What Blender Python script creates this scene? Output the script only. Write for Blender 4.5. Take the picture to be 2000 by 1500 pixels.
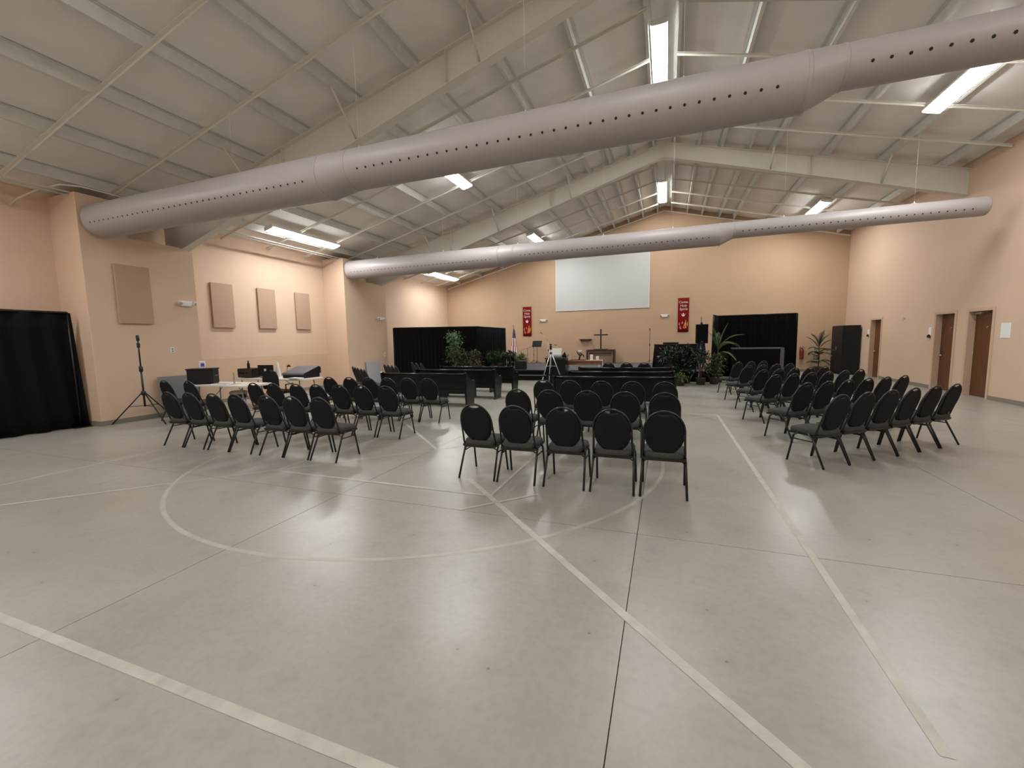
import bpy, bmesh, math, random
from math import sin, cos, pi, radians, sqrt
from mathutils import Vector, Matrix
random.seed(7)
for o in list(bpy.data.objects):
    bpy.data.objects.remove(o)
SC = bpy.context.scene
COL = SC.collection

# ------------------------------------------------------------------ camera
F_PX = 820.26
yaw, pitch, roll = radians(20.083), radians(5.895), radians(-1.0867)
fwd = Vector((-sin(yaw)*cos(pitch), cos(yaw)*cos(pitch), -sin(pitch)))
rgt0 = Vector((cos(yaw), sin(yaw), 0)); up0 = rgt0.cross(fwd)
rgt = rgt0*cos(roll) + up0*sin(roll); upv = -rgt0*sin(roll) + up0*cos(roll)
cam_d = bpy.data.cameras.new('camera'); cam = bpy.data.objects.new('camera', cam_d); COL.objects.link(cam)
cam_d.sensor_fit = 'HORIZONTAL'; cam_d.sensor_width = 36.0; cam_d.lens = F_PX/2000*36.0
cam_d.clip_start = 0.05; cam_d.clip_end = 200
M = Matrix((rgt, upv, -fwd)).transposed().to_4x4(); M.translation = (0, 0, 1.6)
cam.matrix_world = M
SC.camera = cam

# ------------------------------------------------------------------ world, exposure
w = bpy.data.worlds.new('world'); SC.world = w; w.use_nodes = True
w.node_tree.nodes['Background'].inputs[0].default_value = (0.5, 0.5, 0.5, 1)
w.node_tree.nodes['Background'].inputs[1].default_value = 0.05
SC.view_settings.view_transform = 'Standard'; SC.view_settings.look = 'None'
SC.view_settings.exposure = 0.14; SC.view_settings.gamma = 1.0
SC.view_settings.use_curve_mapping = False
SC.cycles.max_bounces = 6; SC.cycles.diffuse_bounces = 5; SC.cycles.glossy_bounces = 2; SC.cycles.caustics_reflective = False; SC.cycles.caustics_refractive = False
SC.cycles.use_adaptive_sampling = True; SC.cycles.adaptive_threshold = .04; SC.cycles.adaptive_min_samples = 16
LAMP = 56.0            # emission of the fluorescent diffusers

# ------------------------------------------------------------------ room constants
RX, SL = -0.145, 0.255           # ridge x, roof slope
XL, XC, XR = -11.85, -10.9, 7.185  # recessed left wall, column faces, right wall
YB, YF = 21.8, -7.6              # wall behind the stage, wall behind the camera
FR = [-0.25, 7.1, 14.5]          # steel frames
BAYS = [(-7.6, -0.25), (-0.25, 7.1), (7.1, 14.5), (14.5, 21.8)]
def rz(x, off=0.0): return 7.58 + off - SL*abs(x-RX)

# ------------------------------------------------------------------ mesh helpers
class MB:
    def __init__(s): s.v = []; s.f = []; s.sm = []
    def add(s, vs, fs, smooth=False):
        n = len(s.v); s.v += [tuple(v) for v in vs]
        for f in fs: s.f.append(tuple(i+n for i in f)); s.sm.append(smooth)
        return s
    def box(s, c, d, rot=None):
        x, y, z = d[0]/2, d[1]/2, d[2]/2
        vs = [Vector(p) for p in ((-x,-y,-z),(x,-y,-z),(x,y,-z),(-x,y,-z),(-x,-y,z),(x,-y,z),(x,y,z),(-x,y,z))]
        if rot is not None: vs = [rot @ v for v in vs]
        c = Vector(c)
        return s.add([v+c for v in vs], [(0,3,2,1),(4,5,6,7),(0,1,5,4),(1,2,6,5),(2,3,7,6),(3,0,4,7)])
    def bb(s, x0, x1, y0, y1, z0, z1):
        return s.box(((x0+x1)/2,(y0+y1)/2,(z0+z1)/2),(x1-x0,y1-y0,z1-z0))
    def tube(s, pts, r, n=8, closed=False, flat=1.0):
        pts = [Vector(p) for p in pts]; m = len(pts); rings = []
        rr = r if isinstance(r, (list, tuple)) else [r]*m
        prev = None
        for i, p in enumerate(pts):
            a = pts[i-1] if (i > 0 or closed) else p
            b = pts[(i+1) % m] if (i < m-1 or closed) else p
            t = (b-a).normalized()
            if prev is None:
                u = t.orthogonal().normalized()
                if abs(t.z) < .9: u = t.cross(Vector((0,0,1))).normalized()
            else:
                u = (prev - t*prev.dot(t)).normalized()
            prev = u; v = t.cross(u)
            rings.append([p + (u*cos(2*pi*k/n) + v*sin(2*pi*k/n)*flat)*rr[i] for k in range(n)])
        vs = [q for g in rings for q in g]; fs = []
        for i in range(m if closed else m-1):
            for k in range(n):
                j = (i+1) % m
                fs.append((i*n+k, i*n+(k+1)%n, j*n+(k+1)%n, j*n+k))
        s.add(vs, fs, True)
        if not closed:
            s.add(rings[0], [tuple(range(n))[::-1]]); s.add(rings[-1], [tuple(range(n))])
        return s
    def lathe(s, prof, c=(0,0,0), n=20, axis='z'):
        vs = []; fs = []; m = len(prof)
        for r, h in prof:
            for k in range(n):
                a = 2*pi*k/n; p = (r*cos(a), r*sin(a), h)
                if axis == 'x': p = (h, r*cos(a), r*sin(a))
                if axis == 'y': p = (r*sin(a), h, r*cos(a))
                vs.append((p[0]+c[0], p[1]+c[1], p[2]+c[2]))
        for i in range(m-1):
            for k in range(n):
                fs.append((i*n+k, i*n+(k+1)%n, (i+1)*n+(k+1)%n, (i+1)*n+k))
        s.add(vs, fs, True)
        if prof[0][0] > 1e-5: s.add(vs[:n], [tuple(range(n))[::-1]])
        if prof[-1][0] > 1e-5: s.add(vs[-n:], [tuple(range(n))])
        return s
    def prism(s, poly, a, b, axis='y'):
        # polygon in the plane perpendicular to axis, from a to b
        def P(p, h):
            return {'y': (p[0], h, p[1]), 'x': (h, p[0], p[1]), 'z': (p[0], p[1], h)}[axis]
        n = len(poly); vs = [P(p, a) for p in poly] + [P(p, b) for p in poly]
        fs = [tuple(range(n))[::-1], tuple(range(n, 2*n))] + [(i, (i+1)%n, n+(i+1)%n, n+i) for i in range(n)]
        return s.add(vs, fs)
    def ell(s, c, r, n=12, m=8):
        vs = []; fs = []
        for i in range(m+1):
            t = pi*i/m
            for k in range(n):
                a = 2*pi*k/n
                vs.append((c[0]+r[0]*sin(t)*cos(a), c[1]+r[1]*sin(t)*sin(a), c[2]+r[2]*cos(t)))
        for i in range(m):
            for k in range(n):
                fs.append((i*n+k, (i+1)*n+k, (i+1)*n+(k+1)%n, i*n+(k+1)%n))
        return s.add(vs, fs, True)
    def build(s, name, mat, parent=None, bevel=0, recalc=True):
        me = bpy.data.meshes.new(name); me.from_pydata(s.v, [], s.f)
        me.polygons.foreach_set('use_smooth', s.sm); me.update()
        if recalc:
            bm = bmesh.new(); bm.from_mesh(me); bmesh.ops.remove_doubles(bm, verts=bm.verts, dist=1e-6)
            bmesh.ops.recalc_face_normals(bm, faces=bm.faces); bm.to_mesh(me); bm.free()
        me.materials.append(mat)
        o = bpy.data.objects.new(name, me); COL.objects.link(o)
        if parent: o.parent = parent
        if bevel:
            md = o.modifiers.new('bevel', 'BEVEL'); md.width = bevel; md.segments = 2; md.limit_method = 'ANGLE'; md.angle_limit = radians(40)
        return o

def tag(o, label=None, cat=None, group=None, kind=None):
    if label: o['label'] = label
    if cat: o['category'] = cat
    if group: o['group'] = group
    if kind: o['kind'] = kind
    return o
def thing(name, label, cat, loc=(0,0,0), rot=0.0, group=None):
    o = bpy.data.objects.new(name, None); COL.objects.link(o)
    o.empty_display_size = 0.1
    o.location = loc; o.rotation_euler = (0, 0, rot)
    return tag(o, label, cat, group)
def structure(name):
    o = bpy.data.objects.new(name, None); COL.objects.link(o); o.empty_display_size = 0.1
    o['kind'] = 'structure'; return o
def inst(src, parent, loc=None, rot=None):
    c = src.copy(); COL.objects.link(c); c.parent = parent
    if loc is not None: c.location = loc
    if rot is not None: c.rotation_euler = rot
    return c
def dup(root, loc, rot, label):
    r = root.copy(); COL.objects.link(r); r.location = loc; r.rotation_euler = (0, 0, rot)
    r['label'] = label
    for ch in list(root.children):
        c = ch.copy(); COL.objects.link(c); c.parent = r
        for g in list(ch.children):
            d = g.copy(); COL.objects.link(d); d.parent = c
    return r
def RotZ(a): return Matrix.Rotation(a, 3, 'Z')
def RotX(a): return Matrix.Rotation(a, 3, 'X')
def RotY(a): return Matrix.Rotation(a, 3, 'Y')

# ------------------------------------------------------------------ materials
def mat(name, col, rough=.6, metal=0., spec=.5, bump=0., bscale=60., var=0., vscale=3., coat=0.):
    m = bpy.data.materials.new(name); m.use_nodes = True
    nt = m.node_tree; b = nt.nodes['Principled BSDF']
    b.inputs['Base Color'].default_value = (*col, 1); b.inputs['Roughness'].default_value = rough
    b.inputs['Metallic'].default_value = metal; b.inputs['Specular IOR Level'].default_value = spec
    b.inputs['Coat Weight'].default_value = coat
    tc = nt.nodes.new('ShaderNodeTexCoord')
    if var:
        n = nt.nodes.new('ShaderNodeTexNoise'); n.inputs['Scale'].default_value = vscale; n.inputs['Detail'].default_value = 5
        nt.links.new(tc.outputs['Object'], n.inputs['Vector'])
        r = nt.nodes.new('ShaderNodeValToRGB')
        r.color_ramp.elements[0].position = .3; r.color_ramp.elements[1].position = .7
        r.color_ramp.elements[0].color = (*[c*(1-var) for c in col], 1)
        r.color_ramp.elements[1].color = (*[min(1, c*(1+var)) for c in col], 1)
        nt.links.new(n.outputs['Fac'], r.inputs['Fac']); nt.links.new(r.outputs['Color'], b.inputs['Base Color'])
    if bump:
        n = nt.nodes.new('ShaderNodeTexNoise'); n.inputs['Scale'].default_value = bscale; n.inputs['Detail'].default_value = 3
        nt.links.new(tc.outputs['Object'], n.inputs['Vector'])
        bp = nt.nodes.new('ShaderNodeBump'); bp.inputs['Strength'].default_value = bump; bp.inputs['Distance'].default_value = .01
        nt.links.new(n.outputs['Fac'], bp.inputs['Height']); nt.links.new(bp.outputs['Normal'], b.inputs['Normal'])
    return m
def emit(name, col, s):
    m = bpy.data.materials.new(name); m.use_nodes = True; nt = m.node_tree
    b = nt.nodes['Principled BSDF']; b.inputs['Base Color'].default_value = (.9, .9, .9, 1)
    b.inputs['Emission Color'].default_value = (*col, 1); b.inputs['Emission Strength'].default_value = s
    return m

def wood(name, c1, c2, rough=.4, scale=3., stretch=(1, 1, .08)):
    m = mat(name, c1, rough); nt = m.node_tree; b = nt.nodes['Principled BSDF']
    tc = nt.nodes.new('ShaderNodeTexCoord'); mp = nt.nodes.new('ShaderNodeMapping')
    mp.inputs['Scale'].default_value = stretch
    n = nt.nodes.new('ShaderNodeTexNoise'); n.inputs['Scale'].default_value = scale*8; n.inputs['Detail'].default_value = 8; n.inputs['Distortion'].default_value = .6
    r = nt.nodes.new('ShaderNodeValToRGB'); r.color_ramp.elements[0].color = (*c1, 1); r.color_ramp.elements[1].color = (*c2, 1)
    r.color_ramp.elements[0].position = .35; r.color_ramp.elements[1].position = .65
    nt.links.new(tc.outputs['Object'], mp.inputs['Vector']); nt.links.new(mp.outputs['Vector'], n.inputs['Vector'])
    nt.links.new(n.outputs['Fac'], r.inputs['Fac']); nt.links.new(r.outputs['Color'], b.inputs['Base Color'])
    return m

def concrete():
    m = bpy.data.materials.new('polished_concrete'); m.use_nodes = True; nt = m.node_tree
    b = nt.nodes['Principled BSDF']; L = nt.links.new
    g = nt.nodes.new('ShaderNodeNewGeometry')          # world position: runs on over the joints
    def noise(sc, det, dist=0.):
        n = nt.nodes.new('ShaderNodeTexNoise'); n.inputs['Scale'].default_value = sc
        n.inputs['Detail'].default_value = det; n.inputs['Distortion'].default_value = dist
        L(g.outputs['Position'], n.inputs['Vector']); return n
    def ramp(src, p0, c0, p1, c1):
        r = nt.nodes.new('ShaderNodeValToRGB'); e = r.color_ramp.elements
        r.color_ramp.interpolation = 'B_SPLINE'; e[0].position = p0; e[1].position = p1; e[0].color = (*c0, 1); e[1].color = (*c1, 1)
        L(src, r.inputs['Fac']); return r
    def mix(fac, a, c, mode='MIX'):
        x = nt.nodes.new('ShaderNodeMix'); x.data_type = 'RGBA'; x.blend_type = mode
        if isinstance(fac, float): x.inputs[0].default_value = fac
        else: L(fac, x.inputs[0])
        L(a, x.inputs[6]); L(c, x.inputs[7]); return x.outputs[2]
    a = ramp(noise(.45, 2, .0).outputs['Fac'], .30, (.345, .320, .274), .72, (.385, .375, .345))
    c = ramp(noise(1.3, 3, .0).outputs['Fac'], .25, (.80, .80, .81), .75, (1.06, 1.05, 1.03))
    col = mix(.5, a.outputs['Color'], c.outputs['Color'], 'MULTIPLY')
    d = ramp(noise(22, 4, 0).outputs['Fac'], .32, (.82, .82, .82), .62, (1.04, 1.04, 1.04))
    col = mix(.5, col, d.outputs['Color'], 'MULTIPLY')
    # dark scuff specks and short scratches
    v = nt.nodes.new('ShaderNodeTexVoronoi'); v.inputs['Scale'].default_value = 4.3; L(g.outputs['Position'], v.inputs['Vector'])
    sp = ramp(v.outputs['Distance'], .018, (.40, .35, .30), .05, (1, 1, 1))
    col = mix(1.0, col, sp.outputs['Color'], 'MULTIPLY')
    L(col, b.inputs['Base Color'])
    mr = nt.nodes.new('ShaderNodeMapRange'); mr.interpolation_type = 'SMOOTHSTEP'
    mr.inputs['From Min'].default_value = .2; mr.inputs['From Max'].default_value = .8
    mr.inputs['To Min'].default_value = .285; mr.inputs['To Max'].default_value = .37
    L(noise(.9, 2).outputs['Fac'], mr.inputs['Value']); L(mr.outputs['Result'], b.inputs['Roughness'])
    b.inputs['Specular IOR Level'].default_value = .5
    return m

K = {}
K['wall'] = mat('wall_paint', (.66, .487, .355), .75, bump=.12, bscale=90, var=.03, vscale=.7, spec=.3)
K['wallback'] = mat('wall_paint_dimmed', (.53, .365, .238), .75, bump=.12, bscale=90, var=.03, vscale=.7, spec=.3)  # same paint as the other walls; dimmer, warmer light is put into the colour
K['wains'] = mat('wainscot_paint', (.60, .43, .30), .75, bump=.1, bscale=90, spec=.3)
K['acoustic'] = mat('acoustic_fabric', (.46, .315, .225), .95, bump=.25, bscale=250, spec=.1)
K['concrete'] = concrete()
K['joint'] = mat('joint_dark', (.10, .085, .065), .9)
K['tape'] = mat('cream_tape', (.455, .445, .39), .45, var=.12, vscale=9)
K['tapeworn'] = mat('worn_tape', (.405, .39, .335), .42, var=.12, vscale=5)
K['base'] = mat('vinyl_base', (.23, .205, .165), .6)
K['vinyl'] = mat('vinyl_insulation', (.82, .80, .76), .75, bump=.25, bscale=5, var=.03, vscale=2)
K['steel'] = mat('painted_steel', (.70, .675, .60), .55, bump=.05, bscale=20, var=.03)
K['galv'] = mat('galvalume_purlin', (.66, .66, .62), .5, var=.06, vscale=5)
K['duct'] = mat('duct_paint', (.395, .36, .355), .45, metal=.0, var=.03, vscale=1.5, bump=.03, bscale=4, spec=.5)
K['hole'] = mat('nozzle_dark', (.015, .012, .012), .8)
K['white'] = mat('white_enamel', (.78, .77, .73), .4)
K['lamp'] = emit('fluorescent_lens', (.975, .99, .985), LAMP)
K['lampdim'] = emit('fluorescent_lens_half_lit', (.975, .99, .985), LAMP*.55)
K['fabric'] = mat('charcoal_fabric', (.0115, .0115, .0122), .9, bump=.25, bscale=500, var=.2, vscale=60, spec=.25)
K['seatfab'] = mat('grey_seat_fabric', (.060, .059, .057), .92, bump=.3, bscale=500, var=.2, vscale=60, spec=.2)
K['blackmetal'] = mat('black_tube', (.0085, .0085, .0085), .33)
K['blackwood'] = mat('black_lacquer', (.003, .0028, .0028), .26, spec=.35, var=.2, vscale=4)
K['blackplastic'] = mat('black_plastic', (.008, .008, .009), .5, spec=.3)
K['drape'] = mat('black_drape', (.0065, .0065, .007), .95, bump=.2, bscale=300, spec=.12)
K['stage'] = mat('stage_carpet', (.125, .12, .125), .95, bump=.4, bscale=300, spec=.1)
K['stageskirt'] = mat('stage_skirt', (.004, .004, .004), .8, spec=.2)
K['door'] = wood('door_veneer', (.095, .033, .010), (.14, .052, .018), .38)
K['frame'] = mat('door_frame_paint', (.60, .435, .31), .5)
K['chrome'] = mat('satin_chrome', (.68, .66, .62), .28, metal=1.)
K['silver'] = mat('brushed_aluminium', (.62, .62, .62), .35, metal=.8)
K['screen'] = mat('projection_screen', (.57, .575, .56), .85, spec=.2)
K['red'] = mat('banner_red', (.20, .004, .004), .85, bump=.15, bscale=200, spec=.2)
K['bwhite'] = mat('banner_white', (.80, .72, .68), .85)
K['bpink'] = mat('banner_pink', (.62, .22, .17), .85)
K['borange'] = mat('banner_orange', (.72, .24, .04), .85)
K['darkwood'] = wood('dark_oak', (.030, .014, .007), (.055, .026, .012), .45)
K['redwood'] = wood('cherry_top', (.20, .085, .035), (.28, .13, .055), .4)
K['paper'] = mat('paper_white', (.80, .80, .78), .8)
K['greyboard'] = mat('grey_board', (.20, .205, .205), .8)
K['lightboard'] = mat('pale_grey_board', (.40, .40, .42), .8)
K['tabletop'] = mat('white_plastic_top', (.72, .69, .62), .5)
K['purple'] = mat('purple_label', (.13, .06, .45), .5)
K['wax'] = mat('candle_wax', (.85, .80, .68), .5)
K['tan'] = mat('tan_vinyl', (.42, .33, .22), .5)
K['greyfab'] = mat('grey_cover', (.11, .10, .115), .6)
K['extred'] = mat('extinguisher_red', (.22, .022, .010), .3)
K['copper'] = mat('copper_band', (.55, .20, .07), .35, metal=.6)
K['leafd'] = mat('leaf_dark', (.012, .030, .016), .45, var=.5, vscale=8)
K['leafm'] = mat('leaf_mid', (.035, .075, .025), .45, var=.5, vscale=8)
K['leafv'] = mat('leaf_pale', (.20, .32, .19), .4, var=.6, vscale=14)
K['leafb'] = mat('leaf_bronze', (.085, .080, .035), .5, var=.5, vscale=10)
K['leafy'] = mat('leaf_bright', (.085, .165, .030), .45, var=.4, vscale=8)
K['leafo'] = mat('leaf_olive', (.060, .070, .025), .5, var=.5, vscale=8)
K['stem'] = mat('stem_brown', (.08, .055, .03), .8)
K['pot'] = mat('pot_dark', (.035, .025, .02), .6)
K['brass'] = mat('aged_brass', (.30, .20, .07), .4, metal=.7)

# ------------------------------------------------------------------ floor: slabs with recessed joints, tape lines
fl = structure('floor')
MB().bb(XL-.3, XR+.6, YF-.2, YB+.2, -.20, -.012).build('joint_bed', K['joint'], fl)
xs = [XL-.2] + [-.19+3.05*k for k in range(-3, 3)] + [XR+.5]
ys = [YF-.1, -2.65, 3.45, 9.55, 15.65, YB+.1]
g = .0028
for i in range(len(xs)-1):
    for j in range(len(ys)-1):
        MB().bb(xs[i]+g, xs[i+1]-g, ys[j]+g, ys[j+1]-g, -.10, 0).build('concrete_slab', K['concrete'], fl)
TZ = .0012
def tape(p, q, wd=.05, name='tape_line'):
    p = Vector((*p, 0)); q = Vector((*q, 0)); t = (q-p).normalized(); n = Vector((-t.y, t.x, 0))*wd/2
    N = max(2, int((q-p).length/.25)); top = []; bot = []
    for i in range(N+1):
        c = p.lerp(q, i/N); j = random.uniform(-.0025, .0025)
        top += [c+n*(1+j*6)+n*j, c-n*(1-j*5)]
    global TZ
    TZ += .00012
    vs = [Vector((v.x, v.y, TZ)) for v in top]
    fs = [(2*i, 2*i+1, 2*i+3, 2*i+2) for i in range(N)]
    m = MB().add(vs, [f[::-1] for f in fs])
    return m.build(name, K['tape'], fl, recalc=False)
for a in (((-7.41, 1.17), (1.03, 1.16), .052), ((1.03, 1.9), (1.03, 9.45), .05), ((-7.41, 1.18), (-7.41, 9.55), .04), ((-7.41, 9.55), (1.03, 9.45), .045),
          ((1.0, 1.2), (-.19, 2.36), .062), ((-.19, 2.36), (-2.13, 4.31), .058), ((-3.21, 5.41), (-5.07, 7.23), .05), ((-5.07, 7.23), (-7.4, 9.5), .05),
          ((-7.38, 1.2), (-4.69, 3.89), .04), ((-4.66, 3.92), (-3.27, 5.30), .035), ((-3.1, 5.47), (1.0, 9.4), .045),
          ((-4.67, 3.88), (-1.66, 3.88), .04), ((-1.68, 3.88), (-1.68, 6.88), .035), ((-1.68, 6.88), (-4.67, 6.88), .035), ((-4.67, 6.88), (-4.67, 3.88), .03),
          ((-1.82, 3.46), (-1.22, 4.07), .035), ((-1.08, 2.78), (-.66, 3.42), .0), ):
    if a[2] > 0: tape(a[0], a[1], a[2])
cx, cy, R = -3.173, 5.387, 3.172
m = MB(); N = 128; vs = []
for i in range(N):
    a = 2*pi*i/N
    for rr in (R-.021, R+.021): vs.append((cx+rr*cos(a), cy+rr*sin(a), .0007))
m.add(vs, [(2*i, 2*i+1, (2*i+3) % (2*N), (2*i+2) % (2*N)) for i in range(N)])
m.build('tape_circle', K['tapeworn'], fl, recalc=False)

# ------------------------------------------------------------------ walls
def wall_poly(name, poly, a, b, axis, m=None):
    o = MB().prism(poly, a, b, axis).build(name, m or K['wall']); o['kind'] = 'structure'; return o
TOPX = rz(XR, .3)
gable = [(XL-.3, 0), (XR+.3, 0), (XR+.3, rz(XR+.3, .3)), (RX, rz(RX, .3)), (XL-.3, rz(XL-.3, .3))]
wall_poly('wall_back', gable, YB, YB+.2, 'y', K['wallback'])
wall_poly('wall_front', gable, YF-.2, YF, 'y')
wl = structure('wall_left')
MB().bb(XL-.2, XL, YF, YB, 0, rz(XL, .3)).build('wall_panel', K['wall'], wl)
for y0, y1, yn in ((-2.0, .1, -1.1), (5.12, 7.25, 5.95), (12.42, 14.8, 13.25)):
    MB().prism([(y0, 0), (y1, 0), (y1, 3.95), (yn, 3.95), (yn, 4.66), (y0, 4.66)], XL, XC, 'x').build('column_enclosure', K['wall'], wl, bevel=.008)
MB().bb(XL, XL+.012, 7.25, 12.42, .1, 1.25).build('wainscot_panel', K['wains'], wl)
# right wall, with three door openings
DOORS = [(13.14, 14.02), (14.52, 15.39), (18.57, 19.41)]
DH, REC = 2.13, .13
wr = structure('wall_right'); wm = MB(); y = YF
for a, b in DOORS:
    wm.bb(XR, XR+.3, y, a, 0, TOPX+.1); wm.bb(XR, XR+.3, a, b, DH, TOPX+.1); y = b
wm.bb(XR, XR+.3, y, YB, 0, TOPX+.1); wm.build('wall_panel', K['wall'], wr)
# baseboards
def structmesh(name, mb, m, bevel=0):
    o = mb.build(name, m, None, bevel); o['kind'] = 'structure'; return o
bm_ = MB(); y = YF
for a, b in DOORS: bm_.bb(XR-.012, XR, y, a-.06, 0, .10); y = b+.06
bm_.bb(XR-.012, XR, y, YB, 0, .10); structmesh('baseboard_right', bm_, K['base'])
structmesh('baseboard_back', MB().bb(1.7, XR-.012, YB-.012, YB, 0, .1).bb(XL, -7.4, YB-.012, YB, 0, .1), K['base'])
bm_ = MB()
for a, b in ((YF, -2.0), (.1, 5.12), (7.25, 12.42), (14.8, YB-.012)): bm_.bb(XL+.012, XL+.024, a, b, 0, .1)
for a, b in ((-2.0, .1), (5.12, 7.25), (12.42, 14.8)):
    bm_.bb(XC, XC+.012, a-.012, b+.012, 0, .1); bm_.bb(XL+.024, XC, a-.012, a, 0, .1); bm_.bb(XL+.024, XC, b, b+.012, 0, .1)
structmesh('baseboard_left', bm_, K['base'])
# doors
for n, (a, b) in enumerate(DOORS, 1):
    d = structure('door_%d' % n); d.location = (XR, (a+b)/2, 0); hw = (b-a)/2
    MB().bb(REC, REC+.045, -hw+.03, hw-.03, .008, DH-.03).build('door_leaf', K['door'], d, bevel=.003)
    fr = MB()
    for s in (-1, 1):
        fr.bb(-.015, REC+.06, min(s*hw, s*(hw-.028)), max(s*hw, s*(hw-.028)), 0, DH)
        fr.bb(-.018, 0, min(s*hw, s*(hw+.05)), max(s*hw, s*(hw+.05)), 0, DH+.05)
    fr.bb(-.015, REC+.06, -hw+.028, hw-.028, DH-.028, DH); fr.bb(-.018, 0, -hw, hw, DH, DH+.05)
    fr.build('door_frame', K['frame'], d)
    if n > 1:
        h = MB(); yy = hw-.095
        h.lathe([(.026, 0), (.026, .012), (.012, .016), (.011, .05)], (0, 0, 0), 14, 'x')
        h.v = [(REC-x, yy+y_, .96+z) for x, y_, z in h.v]
        h.tube([(REC-.05, yy, .96), (REC-.055, yy-.04, .96), (REC-.05, yy-.12, .958)], .010, 8)
        h.build('lever_handle', K['chrome'], d)
    else:
        MB().bb(REC-.05, REC, hw-.30, hw-.05, DH-.10, DH-.045).bb(REC-.03, REC-.015, hw-.5, hw-.28, DH-.06, DH-.048).build('door_closer', K['chrome'], d)
    if n < 3:
        MB().lathe([(.013, 0), (.013, -.01), (.008, -.02), (.0, -.021)], (REC, -.05, 1.72), 10, 'x').tube([(REC-.012, -.05, 1.72), (REC-.03, -.05, 1.70), (REC-.03, -.05, 1.675)], .005, 6).build('coat_hook', K['chrome'], d)
    for hz in (.25, 1.05, 1.85):
        MB().lathe([(.008, -.05), (.008, .05)], (REC-.006, -hw+.03 if n > 1 else hw-.03, hz), 8).build('hinge', K['chrome'], d)
MB_ = MB

# ------------------------------------------------------------------ ceiling: insulation, purlins, straps, frames
ce = structure('ceiling')
PL = [-.42-1.317*k for k in range(9)]; PR = [.13+1.31*k for k in range(6)]
edgesL = [RX] + PL + [XL-.25]; edgesR = [RX] + PR + [XR+.28]
MB().add([(XL-.5, YF-.2, rz(XL-.5, .33)), (RX, YF-.2, rz(RX, .33)), (XR+.5, YF-.2, rz(XR+.5, .33)), (XL-.5, YB+.2, rz(XL-.5, .33)), (RX, YB+.2, rz(RX, .33)), (XR+.5, YB+.2, rz(XR+.5, .33))], [(0, 1, 4, 3), (1, 2, 5, 4)]).build('roof_deck', K['vinyl'], ce, recalc=False)
def panel(xa, xb, ya, yb):
    nx, ny = 6, 8; vs = []; wdt = abs(xb-xa)
    for i in range(nx+1):
        for j in range(ny+1):
            u, v = i/nx, j/ny; x = xa+(xb-xa)*u; y = ya+(yb-ya)*v
            s = -.055*min(1, wdt/1.3)*(sin(pi*u)**.7)*(.75+.25*sin(pi*min(1, max(0, v)))**.5)
            vs.append((x, y, rz(x, .205)+s))
    fs = [(i*(ny+1)+j, (i+1)*(ny+1)+j, (i+1)*(ny+1)+j+1, i*(ny+1)+j+1) for i in range(nx) for j in range(ny)]
    m = MB(); m.add(vs, fs, True)
    return m.build('insulation_panel', K['vinyl'], ce, recalc=False)
def purlin(x, ya, yb, side):
    # Z section: web with a lower flange towards the eave and an upper one towards the ridge
    z = rz(x); t = .004; h = .2; f = .062
    z += 0
    m = MB()
    m.bb(x-t/2, x+t/2, ya, yb, z, z+h)
    sx = side
    m.bb(min(x, x+sx*f), max(x, x+sx*f), ya, yb, z, z+t)
    m.bb(min(x, x-sx*f), max(x, x-sx*f), ya, yb, z+h-t, z+h)
    m.bb(x+sx*f-t/2, x+sx*f+t/2, ya, yb, z, z+.018)
    return m.build('purlin', K['galv'], ce)
for bi, (ya, yb) in enumerate(BAYS):
    EL, ER = list(PL), list(PR)
    if bi == 3:
        EL += [-1.07, -2.41]; ER += [.82, 2.16]
    if bi == 2:
        for x, sd in ((-1.07, -1), (-2.41, -1), (.82, 1), (2.16, 1)): purlin(x, 13.1, yb, sd)
    for side, E in ((-1, EL), (1, ER)):
        for x in E: purlin(x, ya, yb, side)
        ed = [RX] + sorted(E, key=lambda q: abs(q)) + [XL-.25 if side < 0 else XR+.28]
        for a, b in zip(ed[:-1], ed[1:]): panel(a, b, ya, yb)
    n = 4
    for k in range(1, 5):
        y = ya + (yb-ya)*k/5 + (.12 if bi == 1 else 0)
        for side in (-1, 1):
            xe = XL+.1 if side < 0 else XR-.02
            xa_ = RX-.27 if side < 0 else RX+.27
            m = MB(); pts = [(xa_, rz(xa_)), (xe, rz(xe))]
            poly = [(xa_, rz(xa_)-.004), (xe, rz(xe)-.004), (xe, rz(xe)-.010), (xa_, rz(xa_)-.010)]
            m.prism(poly, y-.03, y+.03, 'y')
            poly = [(xa_, rz(xa_)-.004), (xe, rz(xe)-.004), (xe, rz(xe)-.05), (xa_, rz(xa_)-.05)]
            m.prism(poly, y+.026, y+.03, 'y')
            m.build('purlin_strap', K['steel'], ce)
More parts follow.
